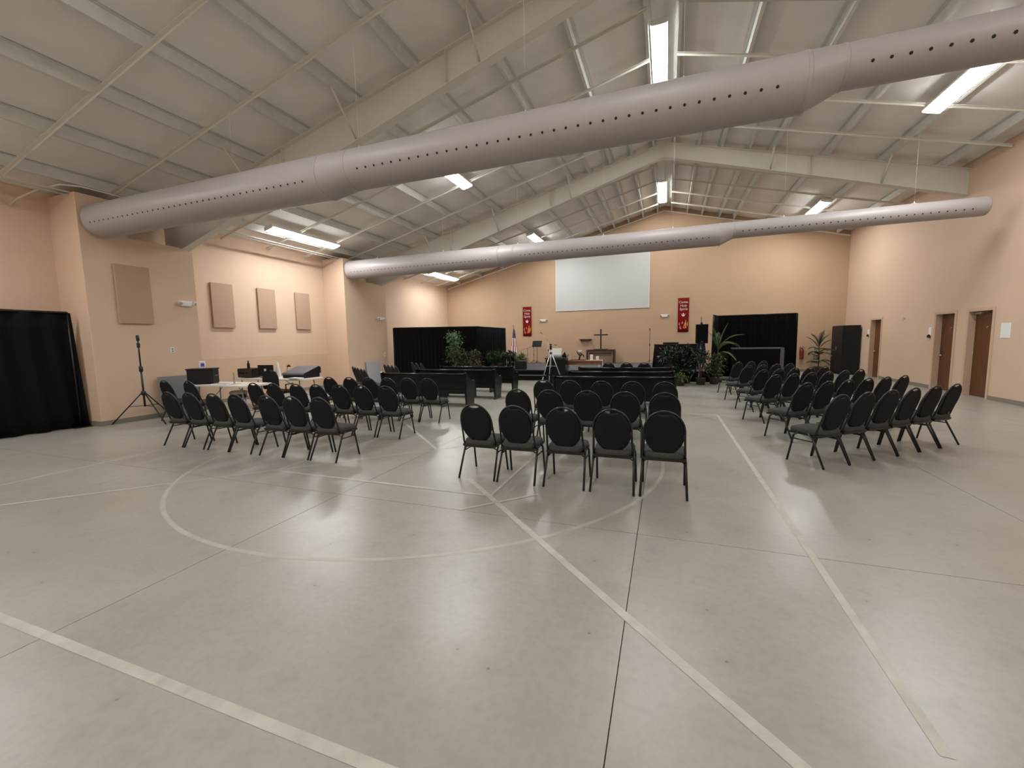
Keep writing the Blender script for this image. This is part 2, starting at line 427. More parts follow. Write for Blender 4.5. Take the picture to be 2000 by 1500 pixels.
# a strip along the gable wall
for side in (-1, 1):
    xe = XL+.1 if side < 0 else XR-.02
    MB().prism([(RX, rz(RX)-.004), (xe, rz(xe)-.004), (xe, rz(xe)-.06), (RX, rz(RX)-.06)], YB-.05, YB-.003, 'y').build('gable_angle', K['steel'], ce)
def fbot(x):
    return 7.16 - (.301 if x < RX else .285)*abs(x-RX)
for fy in FR:
    fr = MB()
    for side in (-1, 1):
        xe = -11.6 if side < 0 else XR
        fr.prism([(RX, rz(RX)-.012), (xe, rz(xe)-.012), (xe, fbot(xe)), (RX, fbot(RX))], fy-.006, fy+.006, 'y')
    o = fr.build('roof_beam', K['steel'], ce)
    for side in (-1, 1):
        xe = -11.6 if side < 0 else XR
        MB().prism([(RX, fbot(RX)), (xe, fbot(xe)), (xe, fbot(xe)-.014), (RX, fbot(RX)-.014)], fy-.10, fy+.10, 'y').build('bottom_flange', K['steel'], o)
        MB().prism([(RX, rz(RX)-.001), (xe, rz(xe)-.001), (xe, rz(xe)-.012), (RX, rz(RX)-.012)], fy-.10, fy+.10, 'y').build('top_flange', K['steel'], o)
        for i, x in enumerate(PL if side < 0 else PR):
            if i % 2 == 0 and abs(x) < 10.4 and i > 0:
                zb = fbot(x)+.012; zt = rz(x)+.03; L = min(.75, (zt-zb)*.95)
                for sy in (-1, 1):
                    MB().tube([(x, fy+sy*.03, zb), (x, fy+sy*(.03+L), zt)], .022, 4).build('flange_brace', K['steel'], o)
        for i, x in enumerate([-3.7, -7.6] if side < 0 else [3.7]):
            MB().bb(x-.005, x+.005, fy-.09, fy+.09, fbot(x), rz(x)-.012).build('web_stiffener', K['steel'], o)
    MB().bb(RX-.012, RX+.012, fy-.1, fy+.1, fbot(RX)-.03, rz(RX)).build('ridge_splice', K['steel'], o)
# steel columns above the wall boxes
# ------------------------------------------------------------------ fluorescent fixtures
lamp_me = None
def fixture(x, y, z, label, tilt, length=2.6, wd=.31):
    global lamp_me
    t = thing('ceiling_light', label, 'light', (x, y, z), 0, 'fluorescent ceiling lights')
    t.rotation_euler = (0, tilt, 0)
    if lamp_me is None:
        L2 = length/2
        h = MB().prism([(-.15, .075), (.15, .075), (.158, .0), (-.158, .0)], -L2, L2, 'y').build('housing', K['white'], t)
        prof = [(-wd/2, .004)] + [(wd/2*cos(pi+pi*k/10), -.03*sin(pi*k/10)**.35) for k in range(1, 10)] + [(wd/2, .004)]
        d = MB().prism(prof, -L2+.015, L2-.015, 'y').build('diffuser', K['lamp'], t)
        e1 = MB().prism([(p[0]*1.03, p[1]*1.08) for p in prof], -L2, -L2+.015, 'y').build('end_cap', K['white'], t)
        e2 = MB().prism([(p[0]*1.03, p[1]*1.08) for p in prof], L2-.015, L2, 'y').build('end_cap', K['white'], t)
        lamp_me = [h, d, e1, e2]
    else:
        for s in lamp_me: inst(s, t)
    return t
LX = [-10.5, -5.55, -.22, 5.1]
def lz(x): return rz(x, -.085) if abs(x-RX) > 1 else rz(RX, -.03)
names = {(0, 10.4): 'long fluorescent light above the tan panels on the left wall', (1, 10.4): 'fluorescent light just below the near duct, left of the ridge', (2, 10.4): 'nearest ridge fluorescent light, cut by the near duct', (3, 10.4): 'long fluorescent light near the right wall, touching the near duct',
         (0, 19.1): 'fluorescent light low at left above the left black drape', (1, 19.1): 'fluorescent light half hidden by the far duct, left of the screen', (2, 19.1): 'far ridge fluorescent light above the white screen', (3, 19.1): 'fluorescent light above the far duct near the right corner'}
dims = []
for y in (-5.2, 2.1, 10.4, 19.1):
    for i, x in enumerate(LX):
        tl = 0 if i == 2 else (-math.atan(SL) if x < RX else math.atan(SL))
        lab = names.get((i, y))
        if lab is None: lab = 'fluorescent ceiling light %s %s, outside the picture' % (('behind the viewpoint' if y < 0 else 'above the viewpoint'), ('by the left wall', 'left of the ridge', 'on the ridge', 'by the right wall')[i])
        t = fixture(x, y, lz(x), lab, tl)
        if y == 2.1: dims.append(t)

# the row above the viewpoint runs on fewer tubes
for t in dims:
    for c in t.children:
        if c.name.startswith('diffuser'):
            c.data = c.data.copy(); c.data.materials[0] = K['lampdim']
# ------------------------------------------------------------------ ducts
def duct(y, ztop, label, x0, x1, xr):
    t = thing('air_duct', label, 'duct', (0, y, 0), 0, 'round air ducts across the hall')
    rs = (.325, .285, .208); red = ((-4.95, -4.45), (1.30, 1.62))
    def sect(xa, xb, ra, rb, name):
        n = 40; vs = []; N = 2
        for i in range(N):
            x = (xa, xb)[i]; r = (ra, rb)[i]
            for k in range(n):
                a = 2*pi*k/n; vs.append((x, r*cos(a), ztop-r+r*sin(a)))
        m = MB(); m.add(vs, [(k, (k+1) % n, n+(k+1) % n, n+k) for k in range(n)], True)
        return m.build(name, K['duct'], t, recalc=False)
    sect(x0, red[0][0], rs[0], rs[0], 'duct_section'); sect(red[0][0], red[0][1], rs[0], rs[1], 'reducer')
    sect(red[0][1], red[1][0], rs[1], rs[1], 'duct_section'); sect(red[1][0], red[1][1], rs[1], rs[2], 'reducer')
    sect(red[1][1], x1, rs[2], rs[2], 'duct_section')
    for x, r in ((x0, rs[0]), (x1, rs[2])):
        s = -1 if x == x0 else 1
        MB().lathe([(r, 0), (r*.97, s*.02), (r*.9, s*.035), (0.0, s*.045)], (x, 0, ztop-r), 40, 'x').build('end_cap', K['duct'], t)
    for x, r in ((red[0][0], rs[0]), (red[0][1], rs[1]), (red[1][0], rs[1]), (red[1][1], rs[2])):
        MB().lathe([(r+.001, -.02), (r+.006, -.012), (r+.006, .012), (r+.001, .02)], (x, 0, ztop-r), 40, 'x').build('seam_band', K['duct'], t)
    # perforation rows (front and rear lower quarters)
    h = MB()
    for (xa, xb, r) in ((x0+.25, red[0][0]-.2, rs[0]), (red[0][1]+.25, red[1][0]-.2, rs[1]), (red[1][1]+.2, x1-.15, rs[2])):
        x = xa
        while x < xb:
            for ang in (radians(-158), radians(-22)):
                c = Vector((x, r*cos(ang), ztop-r+r*sin(ang))); nrm = Vector((0, cos(ang), sin(ang)))
                u = Vector((1, 0, 0)); v = nrm.cross(u); q = .016
                h.add([c+nrm*.0015+(u*cos(2*pi*k/8)+v*sin(2*pi*k/8))*q for k in range(8)], [tuple(range(8))])
            x += .145
    o = h.build('nozzle_holes', K['hole'], t, recalc=False); o['kind'] = 'stuff'
    for x in xr:
        zt = rz(x)
        MB().tube([(x, 0, ztop-.003), (x, 0, zt)], .0018, 6).build('hanger_rod', K['steel'], t)
        MB().lathe([(.03, 0), (.03, .012), (.012, .02), (.008, .05)], (x, 0, ztop-.004), 10).bb(x-.06, x+.06, -.012, .012, ztop-.004, ztop+.006).build('hanger_clip', K['white'], t)
    return t
HX = [-9.6-.02, -6.98, -4.36, -1.74, .14, 2.76, 5.36]
duct(5.45, 4.49, 'near round grey air duct running across the whole hall', -10.80, 6.55, HX)
duct(12.7, 4.58, 'far round grey air duct in front of the white screen', -10.80, 6.60, HX)

# ------------------------------------------------------------------ conduits at the left eave
for pts, r in (([(-11.78, 4.55, 4.35), (-11.6, 4.62, 4.48), (-11.25, 4.75, 4.62), (-10.95, 4.95, 4.74), (-10.82, 5.2, 4.76), (-10.80, 6.6, 4.76), (-10.80, 7.0, 4.76)], .016), ([(-11.05, -3.0, 4.66), (-11.05, 7.0, 4.66)], .014), ([(-11.13, -3.0, 4.62), (-11.13, 7.0, 4.62)], .012), ([(-11.05, 7.2, 4.66), (-11.05, 14.3, 4.66)], .014), ([(-11.13, 7.2, 4.62), (-11.13, 14.3, 4.62)], .012)):
    MB().tube(pts, r, 8).build('conduit', K['steel'], ce)

# ------------------------------------------------------------------ banquet chairs
def make_chair():
    t = thing('banquet_chair', 'x', 'chair')
    # seat cushion: rounded trapezoid with a soft edge
    def outline(sc, n=28):
        pts = []
        for k in range(n):
            a = 2*pi*k/n; c, s_ = cos(a), sin(a)
            ex = .42
            x = (abs(c)**ex)*(1 if c > 0 else -1); y = (abs(s_)**ex)*(1 if s_ > 0 else -1)
            hw = .198 + .018*(y+1)/2
            pts.append((x*hw*sc, .285+y*.212*sc))
        return pts
    m = MB(); n = 28; vs = []; prof = [(.95, .385), (1.0, .395), (1.0, .422), (.965, .442), (.85, .452), (.5, .458)]
    for sc, z in prof: vs += [(p[0], p[1], z) for p in outline(sc)]
    fs = [(i*n+k, i*n+(k+1) % n, (i+1)*n+(k+1) % n, (i+1)*n+k) for i in range(len(prof)-1) for k in range(n)]
    m.add(vs, fs, True); m.add(vs[-n:], [tuple(range(n))], True); m.add(vs[:n], [tuple(range(n))[::-1]])
    m.build('seat', K['seatfab'], t)
    # back plane: y as a function of z (leans to the rear)
    def by(z): return .125 - .145*((z-.41)/.475)
    # oval back cushion with a hand slot at the top
    cz, hh, hw = .650, .222, .182
    def oval(sc, n=36):
        pts = []
        for k in range(n):
            a = 2*pi*k/n + pi/2
            x = hw*sc*(abs(cos(a))**.92)*(1 if cos(a) > 0 else -1); z = cz + hh*sc*(abs(sin(a))**.92)*(1 if sin(a) > 0 else -1)
            if z > cz+hh*sc-.022 and abs(x) < .06: z = cz+hh*sc-.022-.006*(1-(x/.06)**2)
            pts.append((x, z))
        return pts
    m = MB(); n = 36; vs = []; lay = [(.90, -.026), (.985, -.02), (1.0, -.006), (1.0, .008), (.97, .024), (.85, .034)]
    for sc, dy in lay: vs += [(p[0], by(p[1])+dy, p[1]) for p in oval(sc)]
    fs = [(i*n+k, i*n+(k+1) % n, (i+1)*n+(k+1) % n, (i+1)*n+k) for i in range(len(lay)-1) for k in range(n)]
    m.add(vs, fs, True); m.add(vs[:n], [tuple(range(n))[::-1]]); m.add(vs[-n:], [tuple(range(n))])
    m.build('back_cushion', K['fabric'], t)
    # tubular back frame: hugs the oval, runs down to the seat sides
    pts = [(-.205, .20, .385), (-.204, .14, .392), (-.202, by(.43)+.0, .435), (-.196, by(.53), .53)]
    for k in range(0, 19):
        a = pi - pi*k/18*1.0
        pts.append(((hw+.010)*cos(a), by(cz+.02+(hh-.012)*sin(a)), cz+.02+(hh-.005)*sin(a)))
    pts += [(.196, by(.53), .53), (.202, by(.43), .435), (.204, .14, .392), (.205, .20, .385)]
    MB().tube(pts, .0115, 8).build('back_frame', K['blackmetal'], t)
    MB().tube([((hw+.004)*cos(pi+pi*k/12), by(cz+(hh+.004)*sin(pi+pi*k/12))-.004, cz+(hh+.004)*sin(pi+pi*k/12)) for k in range(13)], .008, 6).build('lower_rim', K['blackmetal'], t)
    # legs
    for s in (-1, 1):
        MB().tube([(s*.206, .225, .39), (s*.210, .16, .335), (s*.222, .0, .0)], .0125, 8).build('leg', K['blackmetal'], t)
        MB().tube([(s*.206, .34, .39), (s*.209, .405, .345), (s*.216, .475, .0)], .0125, 8).build('leg', K['blackmetal'], t)
        MB().tube([(s*.212, .137, .30), (s*.212, .418, .30)], .008, 6).build('side_rail', K['blackmetal'], t)
    f = MB()
    for s in (-1, 1): f.bb(s*.196-.012, s*.196+.012, .10, .47, .365, .39)
    f.bb(-.19, .19, .10, .125, .355, .39); f.bb(-.19, .19, .44, .465, .365, .39)
    f.tube([(-.2, .15, .33), (-.15, .15, .36), (.15, .15, .36), (.2, .15, .33)], .007, 6)
    f.build('seat_frame', K['blackmetal'], t)
    return t
ORD = ['first', 'second', 'third', 'fourth', 'fifth', 'sixth', 'seventh', 'eighth']
spots = []
CX = [-2.04, -1.555, -1.01, -.50, .005]
for r, (yy, nm) in enumerate(((4.30, 'nearest'), (5.78, 'second'), (7.20, 'third'))):
    for i, x in enumerate(CX): spots.append((x, yy+random.uniform(-.02, .02), 0, '%s row of the centre block, %s from the left' % (nm, ORD[i]), 'chairs in the centre block'))
for i, x in enumerate((-1.60, -1.07, -.57)): spots.append((x, 12.85, 0, 'beyond the centre pews, %s from the left' % ORD[i], 'chairs between the pews and the stage'))
for i, x in enumerate((-7.45, -6.96, -6.42, -5.95, -5.33, -4.86, -4.37)): spots.append((x, 4.37, 0, 'nearest row of the left block, %s from the left' % ORD[i], 'chairs in the left block'))
for i, x in enumerate((-7.37, -6.87, -6.31, -5.84, -5.34, -4.86, -4.36)): spots.append((x, 5.80, 0, 'second row of the left block, %s from the left' % ORD[i], 'chairs in the left block'))
for i, x in enumerate((-6.85, -6.31, -5.82, -5.35, -4.87, -4.40)): spots.append((x, 7.18, 0, 'third row of the left block, %s from the left' % ORD[i], 'chairs in the left block'))
spots.append((-10.10, 5.88, 0, 'left of the white equipment table, beside the grey board', 'chairs in the left block'))
spots.append((-9.30, 5.86, 0, 'in front of the white equipment table, under the black case', 'chairs in the left block'))
ang = radians(40)
st = (.364, .313)
for r, (x0, y0, n, nm) in enumerate(((1.97, 5.97, 6, 'nearest'), (1.99, 7.37, 6, 'second'), (1.90, 8.82, 6, 'third'), (1.95, 10.12, 5, 'fourth'), (1.91, 11.57, 4, 'fifth'), (1.91, 13.06, 3, 'farthest'))):
    for i in range(n): spots.append((x0+st[0]*i, y0+st[1]*i, ang+random.uniform(-.03, .03), '%s row of the angled right block, %s from the left' % (nm, ORD[i]), 'chairs in the right block'))
for i, (x, yy) in enumerate(((-9.24, 10.72), (-8.88, 10.40), (-8.51, 10.08), (-8.14, 9.78), (-7.77, 9.46))): spots.append((x, yy, -ang, 'by the left wall near the pale board, %s from left' % ORD[i], 'angled chairs by the left wall'))
for i, (x, yy) in enumerate(((-8.95, 11.93), (-8.58, 11.62), (-8.21, 11.31), (-7.84, 11.0))): spots.append((x, yy, -ang, 'behind the nearest left pew end, %s from the left' % ORD[i], 'angled chairs by the left wall'))
for i, (x, yy) in enumerate(((-8.55, 12.98), (-8.12, 12.58), (-7.72, 12.26))): spots.append((x, yy, -ang, 'against the left black drape, %s from the left' % ORD[i], 'angled chairs by the left wall'))
ch0 = None
for (x, yy, a, lab, grp) in spots:
    lab = 'black oval-back chair, ' + lab
    if ch0 is None:
        ch0 = make_chair(); ch0.location = (x, yy, 0); ch0.rotation_euler = (0, 0, a); ch0['label'] = lab; o = ch0
    else: o = dup(ch0, (x, yy, 0), a, lab)
    o['group'] = grp

# ------------------------------------------------------------------ pews
def make_pew():
    t = thing('church_pew', 'x', 'pew', group='black wooden pews'); L = 2.46
    a = Matrix.Rotation(radians(-9), 3, 'X')
    MB().box((0, .075, .57), (L-.06, .028, .42), RotX(radians(9))).build('back_panel', K['blackwood'], t)
    MB().box((0, .10, .36), (L-.06, .03, .12), RotX(radians(9))).build('lower_back_panel', K['blackwood'], t)
    m = MB(); m.tube([(-L/2+.03, .03, .795), (L/2-.03, .03, .795)], .026, 12); m.build('top_rail', K['blackwood'], t)
    MB().box((0, .33, .42), (L-.06, .42, .05), RotX(radians(2))).build('seat', K['blackwood'], t, bevel=.012)
    for s in (-1, 1):
        poly = [(-.03, 0), (.46, 0), (.44, .06), (.52, .40), (.54, .58), (.50, .63), (.36, .62), (.16, .70), (.08, .83), (.04, .845), (-.01, .82), (.02, .62), (.0, .30), (.03, .06)]
        MB().prism(poly, s*L/2-.025, s*L/2+.025, 'x').build('end_panel', K['blackwood'], t, bevel=.006)
    for x in (-.45, .45): MB().bb(x-.02, x+.02, .10, .48, 0, .40).build('seat_support', K['blackwood'], t)
    return t
pew0 = make_pew()
P_ = [(-5.82, 9.22, 0, 'black wooden pew nearest on the left, behind the angled chairs'), (-5.62, 10.58, 0, 'black wooden pew second on the left'), (-5.58, 11.92, 0, 'black wooden pew on the left closest to the potted plants'),
      (-1.03, 8.85, .05, 'black wooden pew nearest in the centre, just past the chair rows'), (-1.03, 10.28, .05, 'black wooden pew second in the centre'), (-1.03, 11.72, .05, 'black wooden pew in the centre closest to the stage')]
for i, (x, yy, a, lab) in enumerate(P_):
    if i == 0: pew0.location = (x, yy, 0); pew0.rotation_euler = (0, 0, a); pew0['label'] = lab
    else: dup(pew0, (x, yy, 0), a, lab)

# ------------------------------------------------------------------ stage
t = structure('trim_1')
MB().bb(-7.25, 1.6, 16.42, YB, 0, .375).build('stage_riser', K['stageskirt'], t)
MB().bb(-7.27, 1.62, 16.40, YB-.001, .375, .39).build('stage_deck', K['stage'], t)
MB().bb(-7.25, .2, 16.06, 16.42, 0, .185).build('stage_step', K['stageskirt'], t)
MB().bb(-7.25, .2, 16.05, 16.40, .185, .197).build('step_tread', K['stage'], t)
SZ = .39

# ------------------------------------------------------------------ drapes
def drape(name_label, path, h, base_z=0, fold=.035, per=.16, panels=None, flare=.0):
    t = thing('stage_drape', name_label, 'curtain', (path[0][0], path[0][1], base_z), 0, 'black pipe and drape')
    o0 = Vector((path[0][0], path[0][1], 0)); nseg = 0
    for (a, b) in zip(path[:-1], path[1:]):
        a = Vector((*a, 0))-o0; b = Vector((*b, 0))-o0; L = (b-a).length; d = (b-a)/L; nn = Vector((-d.y, d.x, 0))
        k = max(1, round(L/1.25))
        for i in range(k):
            p0, p1 = L*i/k-.04, L*(i+1)/k+.04; N = max(8, int((p1-p0)/.02)); vs = []; ph = random.uniform(0, 6)
            H = 7
            for j in range(H+1):
                z = .015 + (h-.03)*j/H
                for q in range(N+1):
                    u = p0+(p1-p0)*q/N
                    amp = fold*(1.15-.75*j/H)
                    off = amp*sin(2*pi*u/per+ph+.5*sin(u*3+ph)) + amp*.5*sin(2*pi*u/(per*2.3)+ph*2)
                    uu = u + flare*(1-j/H)*(u/L)
                    p = a+d*uu+nn*off; vs.append((p.x, p.y, z))
            fs = [(j*(N+1)+q, j*(N+1)+q+1, (j+1)*(N+1)+q+1, (j+1)*(N+1)+q) for j in range(H) for q in range(N)]
            m = MB(); m.add(vs, fs, True); ob = m.build('drape_panel', K['drape'], t, recalc=False)
            md = ob.modifiers.new('thickness', 'SOLIDIFY'); md.thickness = .004
        MB().tube([(a.x, a.y, h-.01), (b.x, b.y, h-.01)], .024, 10).build('top_pipe', K['blackmetal'], t)
        for q in (a, b):
            nb = q + nn*.0
            MB().tube([(nb.x, nb.y, .012), (nb.x, nb.y, h)], .018, 8).build('upright', K['blackmetal'], t)
            MB().bb(nb.x-.14, nb.x+.14, nb.y-.14, nb.y+.14, 0, .012).build('base_plate', K['blackmetal'], t)
    return t
drape('black drape hanging at the far left beside the wall column', [(-11.25, 2.2), (-11.25, 4.95)], 2.33, flare=.08, per=.34, fold=.05)
drape('black drape left of the stage, behind the potted plants', [(-10.68, 14.95), (-7.45, 16.1), (-7.5, 19.7)], 2.22)
drape('black drape right of the stage, behind the angled chairs', [(1.68, 17.6), (1.95, 18.55), (4.57, 18.45)], 2.42)

# ------------------------------------------------------------------ wall things: panels, lights, signs, screen, banners
for i, (x, y0, y1, lab) in enumerate(((XC, 5.60, 6.24, 'tan acoustic panel on the near left column'), (XL, 8.24, 8.87, 'tan acoustic panel on the left wall, nearest of the three in a row'), (XL, 9.66, 10.28, 'tan acoustic panel on the left wall, middle of the three in a row'), (XL, 11.07, 11.67, 'tan acoustic panel on the left wall, farthest of the three in a row'))):
    t = thing('acoustic_panel', lab, 'wall panel', (x+.001, (y0+y1)/2, 2.74), 0, 'tan acoustic panels')
    hw = (y1-y0)/2
    MB().bb(.0, .012, -hw+.03, hw-.03, -.58, .58).build('backing', K['darkwood'], t)
    MB().bb(.012, .062, -hw, hw, -.62, .62).build('fabric_face', K['acoustic'], t, bevel=.008)
def emergency(loc, rot, lab):
    t = thing('emergency_light', lab, 'light', loc, rot, 'emergency wall lights')   # local +x out of the wall
    MB().bb(0, .055, -.13, .13, -.06, .06).build('battery_box', K['white'], t, bevel=.01)
    for s in (-1, 1):
        h = MB().lathe([(.012, -.02), (.05, .0), (.052, .03), (.046, .036)], (0, 0, 0), 14, 'x'); R_ = RotZ(s*.5) @ RotY(.35)
        h.v = [tuple(R_ @ Vector(v) + Vector((.07, s*.155, .015))) for v in h.v]; hd = h.build('lamp_head', K['white'], t)
        g2 = MB().lathe([(.043, .037), (.03, .043), (0, .045)], (0, 0, 0), 14, 'x'); g2.v = [tuple(R_ @ Vector(v) + Vector((.07, s*.155, .015))) for v in g2.v]
        g2.build('reflector', K['chrome'], hd)
        MB().tube([(.03, s*.12, .0), (.055, s*.15, .01)], .014, 8).build('arm', K['white'], t)
emergency((XC, 6.98, 2.63), 0, 'white emergency light on the near left column')
emergency((XC, 14.35, 2.58), 0, 'white emergency light on the far left column')
emergency((-6.1, YB, 2.63), -pi/2, 'white emergency light beside the left red banner')
emergency((-.06, YB, 2.65), -pi/2, 'white emergency light beside the right red banner')
t = thing('wall_hook', 'small metal coat hook on the right wall between two doors', 'hook', (XR, 17.07, 2.06), 0)
MB().lathe([(.02, 0), (.02, -.008), (.0, -.009)], (0, 0, 0), 10, 'x').build('rosette', K['chrome'], t)
MB().tube([(-.006, 0, .03), (-.05, 0, .045), (-.04, 0, 0), (-.05, -.01, -.06), (-.08, -.015, -.05)], .008, 6).build('hook_arm', K['chrome'], t)
t = thing('wall_outlet', 'white outlet plate on the near left column', 'outlet', (XC, 6.59, 1.53), 0)
MB().bb(0, .006, -.04, .04, -.06, .06).build('cover_plate', K['white'], t, bevel=.002)
for z in (-.025, .025): MB().bb(.006, .009, -.018, .018, z-.016, z+.016).build('socket', K['base'], t)
t = thing('light_switch', 'white switch plate beside the left black drape', 'switch', (XC, 14.57, 1.13), 0)
MB().bb(0, .006, -.05, .05, -.07, .07).build('cover_plate', K['white'], t, bevel=.002)
MB().bb(.006, .014, -.012, .012, -.03, .03).build('toggle', K['blackplastic'], t)
for (yy, z, wd, h, lab, dark) in ((19.56, 1.66, .13, .20, 'small white sign left of the farthest door', 1), (15.62, 1.64, .14, .24, 'small white sign left of the middle door', 1), (12.73, 1.62, .30, .34, 'pale square notice right of the nearest door', 0)):
    t = thing('door_sign', lab, 'sign', (XR, yy, z), 0, 'signs beside the doors')
    MB().bb(-.008, 0, -wd/2, wd/2, -h/2, h/2).build('sign_plate', K['paper'], t, bevel=.002)
    if dark: MB().prism([(-wd/2, -h/2-.06), (wd/2, -h/2-.06), (wd/2, -h/2-.005), (.0, -h/2+.03)], -.04, -.009, 'x').build('holder', K['blackplastic'], t)
t = thing('projection_screen', 'large blank white projection screen high on the wall above the stage', 'screen', (-3.1, YB-.001, 3.1), 0)
MB().bb(-2.31, 2.31, -.03, 0, .0, 2.75).build('screen_surface', K['screen'], t)
fr = MB(); fr.bb(-2.33, 2.33, -.034, 0, -.02, .0); fr.bb(-2.33, -2.31, -.034, 0, 0, 2.77); fr.bb(2.31, 2.33, -.034, 0, 0, 2.77); fr.bb(-2.31, 2.31, -.034, 0, 2.75, 2.77)
fr.build('screen_frame', K['white'], t)

def text_mesh(body, size, m, parent, loc, name='lettering'):
    cu = bpy.data.curves.new(name, 'FONT'); cu.body = body; cu.size = size; cu.align_x = 'CENTER'; cu.extrude = .002; cu.shear = .15
    o = bpy.data.objects.new(name, cu); COL.objects.link(o)
    dg = bpy.context.evaluated_depsgraph_get(); me = bpy.data.meshes.new_from_object(o.evaluated_get(dg))
    bpy.data.objects.remove(o)
    me.materials.clear(); me.materials.append(m)
    ob = bpy.data.objects.new(name, me); COL.objects.link(ob); ob.parent = parent
    ob.location = loc; ob.rotation_euler = (pi/2, 0, 0); return ob
def banner(x, z0, z1, lab):
    t = thing('church_banner', lab, 'banner', (x, YB-.03, z0), 0, 'red cloth banners')
    wd, h = .48, z1-z0; vs = []; nx, nz = 12, 10
    for j in range(nz+1):
        for i in range(nx+1):
            u = i/nx-.5; vs.append((u*wd, -.006*sin(u*9+j*.25)-.004, h*j/nz))
    m = MB(); m.add(vs, [(j*(nx+1)+i, j*(nx+1)+i+1, (j+1)*(nx+1)+i+1, (j+1)*(nx+1)+i) for j in range(nz) for i in range(nx)], True)
    c = m.build('cloth', K['red'], t, recalc=False); md = c.modifiers.new('thickness', 'SOLIDIFY'); md.thickness = .006; md.offset = 0
    MB().tube([(-wd/2-.03, -.004, h), (wd/2+.03, -.004, h)], .010, 8).build('rod', K['darkwood'], t)
    yf = -.020
    for k, (wrd, sz) in enumerate((('Come,', .155), ('Holy', .155), ('Spirit', .165))): text_mesh(wrd, sz, K['bwhite'], t, (0, yf, h-.235-k*.165))
    # descending dove
    d = MB()
    def fl_(poly): d.prism(poly, yf-.003, yf, 'y')
    zc = h*.51
    fl_([(-.025, zc+.06), (0, zc+.085), (.025, zc+.055), (.03, zc-.03), (0, zc-.085), (-.03, zc-.03)])
    fl_([(-.03, zc-.03), (-.095, zc+.06), (-.07, zc-.02), (-.035, zc-.08), (0, zc-.085)]); fl_([(.03, zc-.03), (.095, zc+.06), (.07, zc-.02), (.035, zc-.08), (0, zc-.085)])
    d.build('dove_emblem', K['bwhite'], t)
    def flame(cx_, cz_, w_, h_, m_, nm, tilt=0):
        pts = [(0, 0), (.5, .12), (.55, .35), (.3, .6), (.35, .8), (.05, 1), (.0, .75), (-.25, .55), (-.5, .35), (-.4, .1)]
        MB().prism([(cx_+p[0]*w_+p[1]*tilt, cz_+p[1]*h_) for p in pts], yf-.003, yf, 'y').build(nm, m_, t)
    flame(.09, h*.10, .14, h*.27, K['borange'], 'flame'); flame(.15, h*.16, .07, h*.15, K['borange'], 'flame', .05)
    flame(-.10, h*.08, .07, h*.12, K['bpink'], 'flame', -.06); flame(-.17, h*.20, .05, h*.10, K['bpink'], 'flame'); flame(-.04, h*.24, .06, h*.09, K['bpink'], 'flame'); flame(.03, h*.10, .07, h*.10, K['bpink'], 'flame')
banner(-7.02, 1.83, 3.38, 'red banner left of the screen with white lettering and dove')
banner(.775, 1.86, 3.45, 'red banner right of the screen with white lettering and dove')

# cabinet, extinguisher
t = thing('storage_cabinet', 'tall black metal cabinet in the right corner', 'cabinet', (6.83, 20.68, 0), 0)
MB().bb(-.25, .30, -.58, .58, .06, 1.95).build('body', K['blackplastic'], t, bevel=.006)
MB().bb(-.24, .29, -.56, .56, 0, .06).build('plinth', K['blackplastic'], t)
for s in (-1, 1):
    d = MB().bb(-.272, -.252, min(s*.005, s*.575), max(s*.005, s*.575), .08, 1.93).build('door', K['blackplastic'], t, bevel=.004)
    MB().bb(-.295, -.273, s*.04-.012, s*.04+.012, .98, 1.12).build('handle', K['chrome'], d)
t = thing('fire_extinguisher', 'dark red fire extinguisher hung on the wall right of the drape', 'extinguisher', (5.63, YB-.10, .55), 0)
MB().lathe([(.02, 0), (.068, .01), (.075, .04), (.075, .36), (.06, .42), (.03, .45), (.025, .47)], (0, 0, 0), 18).build('cylinder', K['extred'], t)
MB().bb(-.02, .02, -.03, .03, .47, .51).bb(-.015, .015, -.11, .02, .515, .53).bb(-.015, .015, -.10, .02, .555, .57).build('valve', K['chrome'], t)
MB().tube([(0, -.03, .49), (-.07, -.04, .52), (-.095, -.05, .42), (-.09, -.05, .15)], .011, 8).build('hose', K['blackplastic'], t)
MB().tube([(.09*cos(a), -.02, .49+.07*sin(a)) for a in [pi*k/12 for k in range(13)]], .012, 6).build('copper_strap', K['copper'], t)
MB().bb(-.03, .03, .075, .099, .1, .5).build('bracket', K['chrome'], t)

# leaning boards
t = thing('leaning_board', 'dark grey board leaning against the near left column', 'board', (-10.86, 6.58, 0), 0)
MB().box((.11, 0, .465), (.018, .86, .93), RotY(-.12)).build('panel', K['greyboard'], t, bevel=.003)
t = thing('leaning_board', 'pale grey board standing against the far left column', 'board', (-10.87, 13.70, 0), 0)
MB().box((.06, 0, .45), (.018, .80, .90), RotY(-.06)).build('panel', K['lightboard'], t, bevel=.003)

# ------------------------------------------------------------------ left sound corner
t = thing('speaker_stand', 'empty black tripod speaker stand against the near left column', 'stand', (-10.32, 5.60, 0), 0)
MB().tube([(0, 0, .36), (0, 0, 1.15)], .019, 10).build('lower_pole', K['blackmetal'], t)
MB().tube([(0, 0, 1.15), (0, 0, 1.80)], .0145, 10).build('upper_pole', K['blackmetal'], t)
MB().lathe([(.026, 1.74), (.028, 1.75), (.028, 1.85), (.02, 1.86)], (0, 0, 0), 12).build('top_socket', K['blackmetal'], t)
MB().lathe([(.03, 1.10), (.034, 1.12), (.034, 1.2), (.022, 1.22)], (0, 0, 0), 12).build('collar', K['blackmetal'], t)
MB().tube([(.03, 0, 1.66), (.075, -.02, 1.67)], .013, 8).lathe([(.026, 1.60), (.028, 1.62), (.028, 1.69), (.02, 1.70)], (0, 0, 0), 12).build('locking_knob', K['blackmetal'], t)
